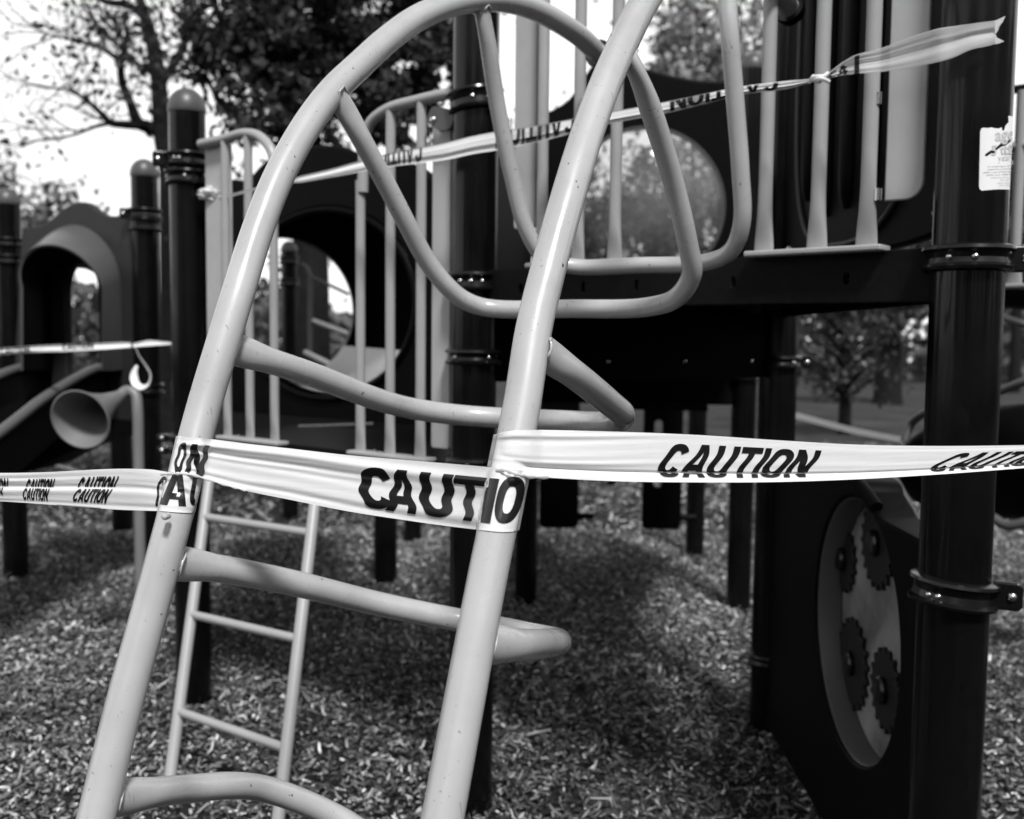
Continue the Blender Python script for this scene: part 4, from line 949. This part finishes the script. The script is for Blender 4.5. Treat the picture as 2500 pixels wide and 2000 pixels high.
# ------------------------------------------------------------------ trees
def quads(cent, size, aspect=.55):
    n = len(cent); a = rng.normal(size=(n, 3)); a /= np.linalg.norm(a, axis=1)[:, None]; b = rng.normal(size=(n, 3)); b = np.cross(a, b); b /= np.linalg.norm(b, axis=1)[:, None]
    s = (size * rng.uniform(.6, 1.4, n))[:, None]
    V = np.stack([cent - a * s, cent - b * s * aspect, cent + a * s, cent + b * s * aspect], 1).reshape(-1, 3)
    F = np.arange(n * 4).reshape(-1, 4); return V, F
leaf_dark = attr_mat('leaf_dark', rough=.7, spec=.2, trans=.25)
def crown(name, cent, size, tone, parent):
    V, F = quads(cent, size); T = np.repeat(np.clip(rng.normal(tone, tone * .4, len(cent)), .004, 1), 4)
    return fast_mesh(name, V, F, T, leaf_dark, parent)
def twigs_from(pts, level, spread, length, r, out, tips):
    """recursive twigs off a polyline"""
    for p, d in pts:
        n = 3 + int(rng.integers(0, 3)); dd = Vector(d).normalized()
        dirv = (dd + Vector(rng.normal(0, spread, 3))).normalized(); q = [Vector(p)]
        seg = length / n * float(rng.uniform(.6, 1.2))
        for i in range(n):
            dirv = (dirv + Vector(rng.normal(0, .22, 3)) + Vector((0, 0, .05))).normalized(); q.append(q[-1] + dirv * seg)
        out.append(sweep(q, [r * (1 - .75 * i / n) for i in range(n + 1)], 5, cap=False))
        if level > 0:
            ch = [(q[i], q[i] - q[i - 1]) for i in range(1, n + 1) for _ in range(1 if i < n else 2)]
            twigs_from(ch, level - 1, spread * 1.1, length * .58, r * .45, out, tips)
        else: tips += q[1:]
def tree(label, limbs, D, lead, leaf_n, leaf_s, tone, spread_tip=.12, group='trees around the playground', twig=.9, levels=2, extra=None, twr=.018, cat='tree', clump=1.0):
    base = None; out = []; tips = []
    for L in limbs:
        pts = [P(x, y, D + dz) for x, y, dz, r in L]; rr = [r for *_, r in L]
        if base is None:
            base = pts[0]; g = Vector((base.x, base.y, gheight(base.x, base.y) - .1))
            if base.z > 0: pts = [g] + pts; rr = [rr[0] * 1.15] + rr
        c = catmull(pts, 5); m = len(c); ri = np.interp(np.linspace(0, len(rr) - 1, m), range(len(rr)), rr)
        out.append(sweep(c, list(ri), 9, cap=False))
        seeds = [(Vector(c[i]), Vector(c[min(i + 1, m - 1)]) - Vector(c[max(i - 1, 0)])) for i in range(m) if (len(L) < 2 or i > lead * m)]
        twigs_from(seeds[::2], levels, .75, twig, twr, out, tips)
    t = thing('tree', label, cat, (base.x, base.y, gheight(base.x, base.y)), group)
    add('trunk', join(*out), bark, t, 60)
    tp = np.array([tuple(v) for v in tips])
    cent = tp[rng.integers(0, len(tp), leaf_n)] + rng.normal(0, spread_tip, (leaf_n, 3))
    if extra is not None: cent = np.concatenate([cent, extra])
    crown('crown', cent, leaf_s, tone, t); return t
# left: nearly bare tree, branches traced across the sky
tree('nearly bare dark tree spreading thin branches over the left sky',
     [[(415, 520, 0, .13), (412, 420, 0, .12), (395, 320, 0, .11), (388, 200, 0, .10), (375, 120, 0, .09), (355, 40, .2, .07), (330, -30, .3, .05)],
      [(405, 330, 0, .09), (365, 312, 0, .085), (340, 302, -.1, .075), (318, 250, -.2, .055), (298, 200, -.2, .05), (296, 150, -.3, .04), (310, 90, -.3, .03), (300, 30, -.4, .02)],
      [(345, 306, -.1, .06), (300, 304, -.2, .05), (272, 300, -.3, .045), (245, 275, -.4, .035), (205, 240, -.5, .025), (160, 218, -.6, .016), (110, 215, -.7, .01)],
      [(296, 150, -.3, .035), (250, 120, -.4, .028), (190, 100, -.5, .02), (110, 80, -.6, .012), (60, 50, -.7, .008)],
      [(355, 40, .2, .06), (310, 12, .1, .05), (260, 5, 0, .04), (210, -20, 0, .02)],
      [(380, 180, 0, .05), (340, 160, .2, .035), (300, 120, .3, .025), (240, 60, .4, .015), (200, 20, .5, .01)],
      [(272, 300, -.3, .03), (230, 310, -.4, .022), (180, 330, -.5, .015), (110, 340, -.6, .01), (60, 350, -.7, .006)],
      [(390, 210, 0, .06), (440, 130, .3, .05), (465, 60, .4, .04), (470, -20, .5, .03)]],
     12.5, .3, 450, .045, .05, .08, twig=.85, levels=1, twr=.010)
# dark evergreen-like mass
def blob(x, y, D, rx, ry, rd, n):
    a = rng.normal(0, 1, (n, 3)); a /= np.linalg.norm(a, axis=1)[:, None]; a *= (rng.uniform(0, 1, n) ** .45)[:, None]
    c = np.array(tuple(P(x, y, D))); s = D / FPX
    return c + a[:, 0:1] * np.array(tuple(RIGHT)) * rx * s + a[:, 1:2] * np.array(tuple(UP)) * ry * s + a[:, 2:3] * np.array(tuple(FWD)) * rd
bl = []
for (x, y, rx, ry, n) in ((760, 40, 210, 130, 5200), (620, 90, 150, 110, 3600), (900, 90, 190, 140, 5200), (1010, 190, 160, 120, 3600), (820, 210, 170, 100, 3000), (560, 150, 110, 90, 1500), (690, 200, 120, 80, 1300), (960, 300, 150, 90, 1800), (640, 290, 120, 70, 800), (1120, 60, 120, 150, 2600), (520, 30, 90, 80, 900), (740, 310, 110, 50, 700), (880, -80, 420, 120, 3000)):
    sub = [blob(x + rng.uniform(-1, 1) * rx * .75, y + rng.uniform(-1, 1) * ry * .75, 11 + rng.uniform(-1, 1.2), rx * .24, ry * .24, .35, n // 26) for _ in range(17)]
    bl += sub
tree('dense dark tree filling the sky behind the arch ladder top',
     [[(760, 760, 0, .2), (755, 500, 0, .19), (748, 350, 0, .17), (745, 250, 0, .15), (770, 120, 0, .12), (800, 0, 0, .09), (810, -100, 0, .05)],
      [(748, 350, 0, .10), (700, 260, -.2, .08), (640, 180, -.3, .06), (560, 90, -.4, .045), (525, 10, -.4, .035), (515, -40, -.4, .03)],
      [(750, 280, 0, .10), (830, 220, -.2, .08), (930, 170, -.3, .06), (1010, 100, -.3, .04), (1080, 30, -.3, .03)],
      [(748, 330, 0, .08), (690, 320, -.2, .06), (620, 310, -.3, .045), (550, 260, -.3, .03), (500, 190, -.4, .02)],
      [(760, 160, 0, .08), (700, 80, -.2, .06), (650, 0, -.3, .04)]],
     11, .3, 6000, .05, .05, .22, twig=1.1, levels=1, extra=np.concatenate(bl), twr=.015)
# right sky, lighter leafy trees
def leafy(label, x, ybase, ytop, D, hw, n, size, tone, seed_limbs=4, blobs=None, trunk_r=.12, dens=16, low=.5, cy=.32):
    limbs = [[(x, ybase, 0, trunk_r), (x + 3, ybase * .6 + ytop * .4, 0, trunk_r * .8), (x - 4, ybase * .25 + ytop * .75, 0, trunk_r * .45), (x, ytop, 0, trunk_r * .15)]]
    for i in range(seed_limbs):
        y0 = ybase * (1 - low) + ytop * low + (ytop - ybase) * (.85 - low) * i / max(1, seed_limbs) * .9; sgn = -1 if i % 2 else 1
        limbs.append([(x, y0, 0, trunk_r * .5), (x + sgn * hw * .4, y0 - (ybase - ytop) * .10, rng.uniform(-1, 1), trunk_r * .3), (x + sgn * hw * .85, y0 - (ybase - ytop) * .17, rng.uniform(-1, 1), trunk_r * .1)])
    sub = []
    for _ in range(dens):
        a = rng.uniform(0, 6.28); rr = rng.uniform(0, .85) ** .6
        sub.append(blob(x + math.cos(a) * hw * rr, (ytop + (ybase - ytop) * cy) + math.sin(a) * (ybase - ytop) * (cy + .01) * rr, D + rng.uniform(-1, 1) * D * .05, hw * .28, (ybase - ytop) * .11, D * .03, n // dens))
    return tree(label, limbs, D, .4, max(50, n // 8), size, tone, .25, twig=D * .04, levels=1, extra=np.concatenate(sub), twr=trunk_r * .1)
leafy('airy grey tree in the sky right of the near rail', 1690, 830, -60, 26, 120, 2600, .12, .24, dens=40, trunk_r=.10)
leafy('second airy tree beside the right guard bars, taller and sparser', 1810, 830, -120, 30, 110, 1900, .12, .24, dens=34, trunk_r=.10)
leafy('small blurry tree low at the far left', 120, 860, 440, 34, 75, 1500, .14, .13, dens=22, trunk_r=.18)
leafy('pale blurry tree at the left edge below the bare branches', -20, 880, 400, 30, 80, 1300, .13, .22, dens=20, trunk_r=.15)
leafy('slender young conifer left of the sticker post, under the platform', 2062, 1045, 640, 15, 105, 2200, .05, .06, dens=40, low=.15, cy=.42, seed_limbs=14, trunk_r=.10)
leafy('stouter park tree with a dark trunk right of the slender conifer', 2168, 968, 560, 24, 150, 3200, .10, .06, dens=26, trunk_r=.34)
for i, (x, D, lab, tn) in enumerate(((1380, 46, 'distant grey tree seen left in the bubble window', .06), (1600, 40, 'distant darker tree seen right of centre in the bubble window', .04), (1480, 58, 'far pale tree between two darker ones beyond the bubble', .09), (1760, 50, 'distant tree half hidden by the far black post', .05), (2290, 44, 'distant tree mostly hidden behind the sticker post', .05), (2020, 60, 'far hazy tree behind the slender conifer', .09), (1940, 52, 'far dark tree at the left side of the gap under the platform', .05), (2480, 40, 'distant tree at the right edge beyond the tube slide', .05))):
    leafy(lab, x, 860, 330 + 40 * (i % 3), D, 120, 3000, .16, tn, dens=22, trunk_r=.22)

# unseen tree added above the frame; its crown placed to shade the mulch
t = thing('tree', 'unseen leafy tree added above the frame to shade the mulch beyond the lower platform', 'tree', (-6.5, 4.6, 0), 'trees around the playground')
tr_ = [sweep(catmull([(-6.5, 4.6, -.1), (-6.4, 4.6, 2), (-6.0, 4.5, 4.5), (-4.6, 4.3, 6.4), (-2.6, 4.2, 7.6), (-.6, 4.1, 8.3)], 6), list(np.linspace(.22, .05, 31)), 12, cap=False)]
for e in ((.4, 5.2, 8.3), (.2, 3.2, 8.4), (-1.8, 5.6, 8.2), (-2.4, 3.0, 8.1), (-1.0, 2.8, 8.3)):
    tr_.append(sweep(catmull([(-5.2, 4.4, 5.6), (-3.6 * .5 + e[0] * .5, 4.2 * .5 + e[1] * .5, 7.3), e], 6), list(np.linspace(.09, .02, 13)), 8, cap=False))
add('trunk', join(*tr_), bark, t, 60)
a = rng.normal(0, 1, (8000, 3)); a /= np.linalg.norm(a, axis=1)[:, None]; a *= (rng.uniform(0, 1, 8000) ** .5)[:, None]
cl = np.array([-1.4, 4.1, 8.4]) + rng.uniform(-1, 1, (60, 3)) * np.array([2.8, 1.5, .6])
crown('crown', cl[rng.integers(0, 60, 8000)] + a * np.array([.75, .75, .5]), .11, .05, t)

# far woods in front; unseen woods behind, added to dim low light and reflections
n = 26000
ang = np.concatenate([rng.uniform(-1.2, 1.2, 14000), rng.uniform(1.2, 4.2, 12000)])
rad_ = np.where(np.arange(n) < 14000, rng.uniform(95, 130, n), rng.uniform(24, 34, n))
hmax = np.where(np.arange(n) < 14000, 6.5 + 2.5 * np.sin(ang * 9) + 1.8 * np.sin(ang * 23 + 1) + np.clip(ang, 0, 1.2) * 10, 11 + 2 * np.sin(ang * 7))
z = -2.6 + rng.uniform(0, 1, n) ** .8 * (hmax + 2.6)
cent = np.stack([np.sin(ang) * rad_, np.cos(ang) * rad_, z], 1)
V, F = quads(cent[:14000], .9, .7); V2, F2 = quads(cent[14000:], .5, .7)
tag(fast_mesh('far_woods', V, F, np.repeat(np.clip(rng.normal(.10, .03, 14000), .02, 1), 4), leaf_dark), 'blurred line of far woods along the horizon', None, kind='stuff')
tag(fast_mesh('unseen_woods', V2, F2, np.repeat(np.clip(rng.normal(.03, .012, 12000), .01, 1), 4), leaf_dark), 'unseen woods added behind the viewer to darken reflections and low light', None, kind='stuff')

# ------------------------------------------------------------------ parked cars far away
def car(x, y, D, label, tone, yaw=0, van=False):
    c = P(x, y, D); c.z = gheight(c.x, c.y)
    t = thing('parked_car', label, 'car', c, 'cars parked far across the park')
    m = mat('car_paint_%d' % int(tone * 100), tone, .25, .5, coat=.5); dk = mat('car_glass', .02, .1, .5); ty = mat('tyre', .01, .8, .2)
    a = Vector((c.x, c.y, 0)); fr = Frame(a, a + Vector((math.cos(yaw), math.sin(yaw), 0)))
    z = c.z; h = 1.45 if not van else 1.9
    body = smooth_poly([(-2.2, z + .35), (-2.2, z + .75), (-1.9, z + .9), (-1.0, z + .98), (1.6, z + .95), (2.1, z + .85), (2.2, z + .4)], 3)
    add('body', slab(body, [], fr, 1.75, bevel=.08), m, t)
    cab = [(-1.5, z + .9), (-.9, z + h), (1.0, z + h), (1.55, z + .92)] if not van else [(-1.7, z + .9), (-1.2, z + h), (2.1, z + h), (2.2, z + .9)]
    add('roof', slab([(s * .92, q + .03) for s, q in cab], [], fr, 1.45, bevel=.06), m, t)
    add('window', slab([(s * .80, z + .95 + (q - z - .9) * .75) for s, q in cab], [], fr, 1.56, bevel=.02), dk, t)
    for s in (-1.4, 1.4):
        for o_ in (-.8, .8): add('wheel', lathe(fr.pt(s, z + .33, o_), [(.001, -.1), (.3, -.1), (.33, -.06), (.33, .06), (.3, .1), (.001, .1)], 20, fr.n), ty, t)
car(2238, 890, 140, 'white car farthest right, parked beyond the stout tree', .8, .05)
car(2212, 880, 150, 'pale van parked just right of the stout tree trunk', .55, .0, True)
car(2120, 892, 135, 'light car parked left of the stout tree trunk', .6, .1)
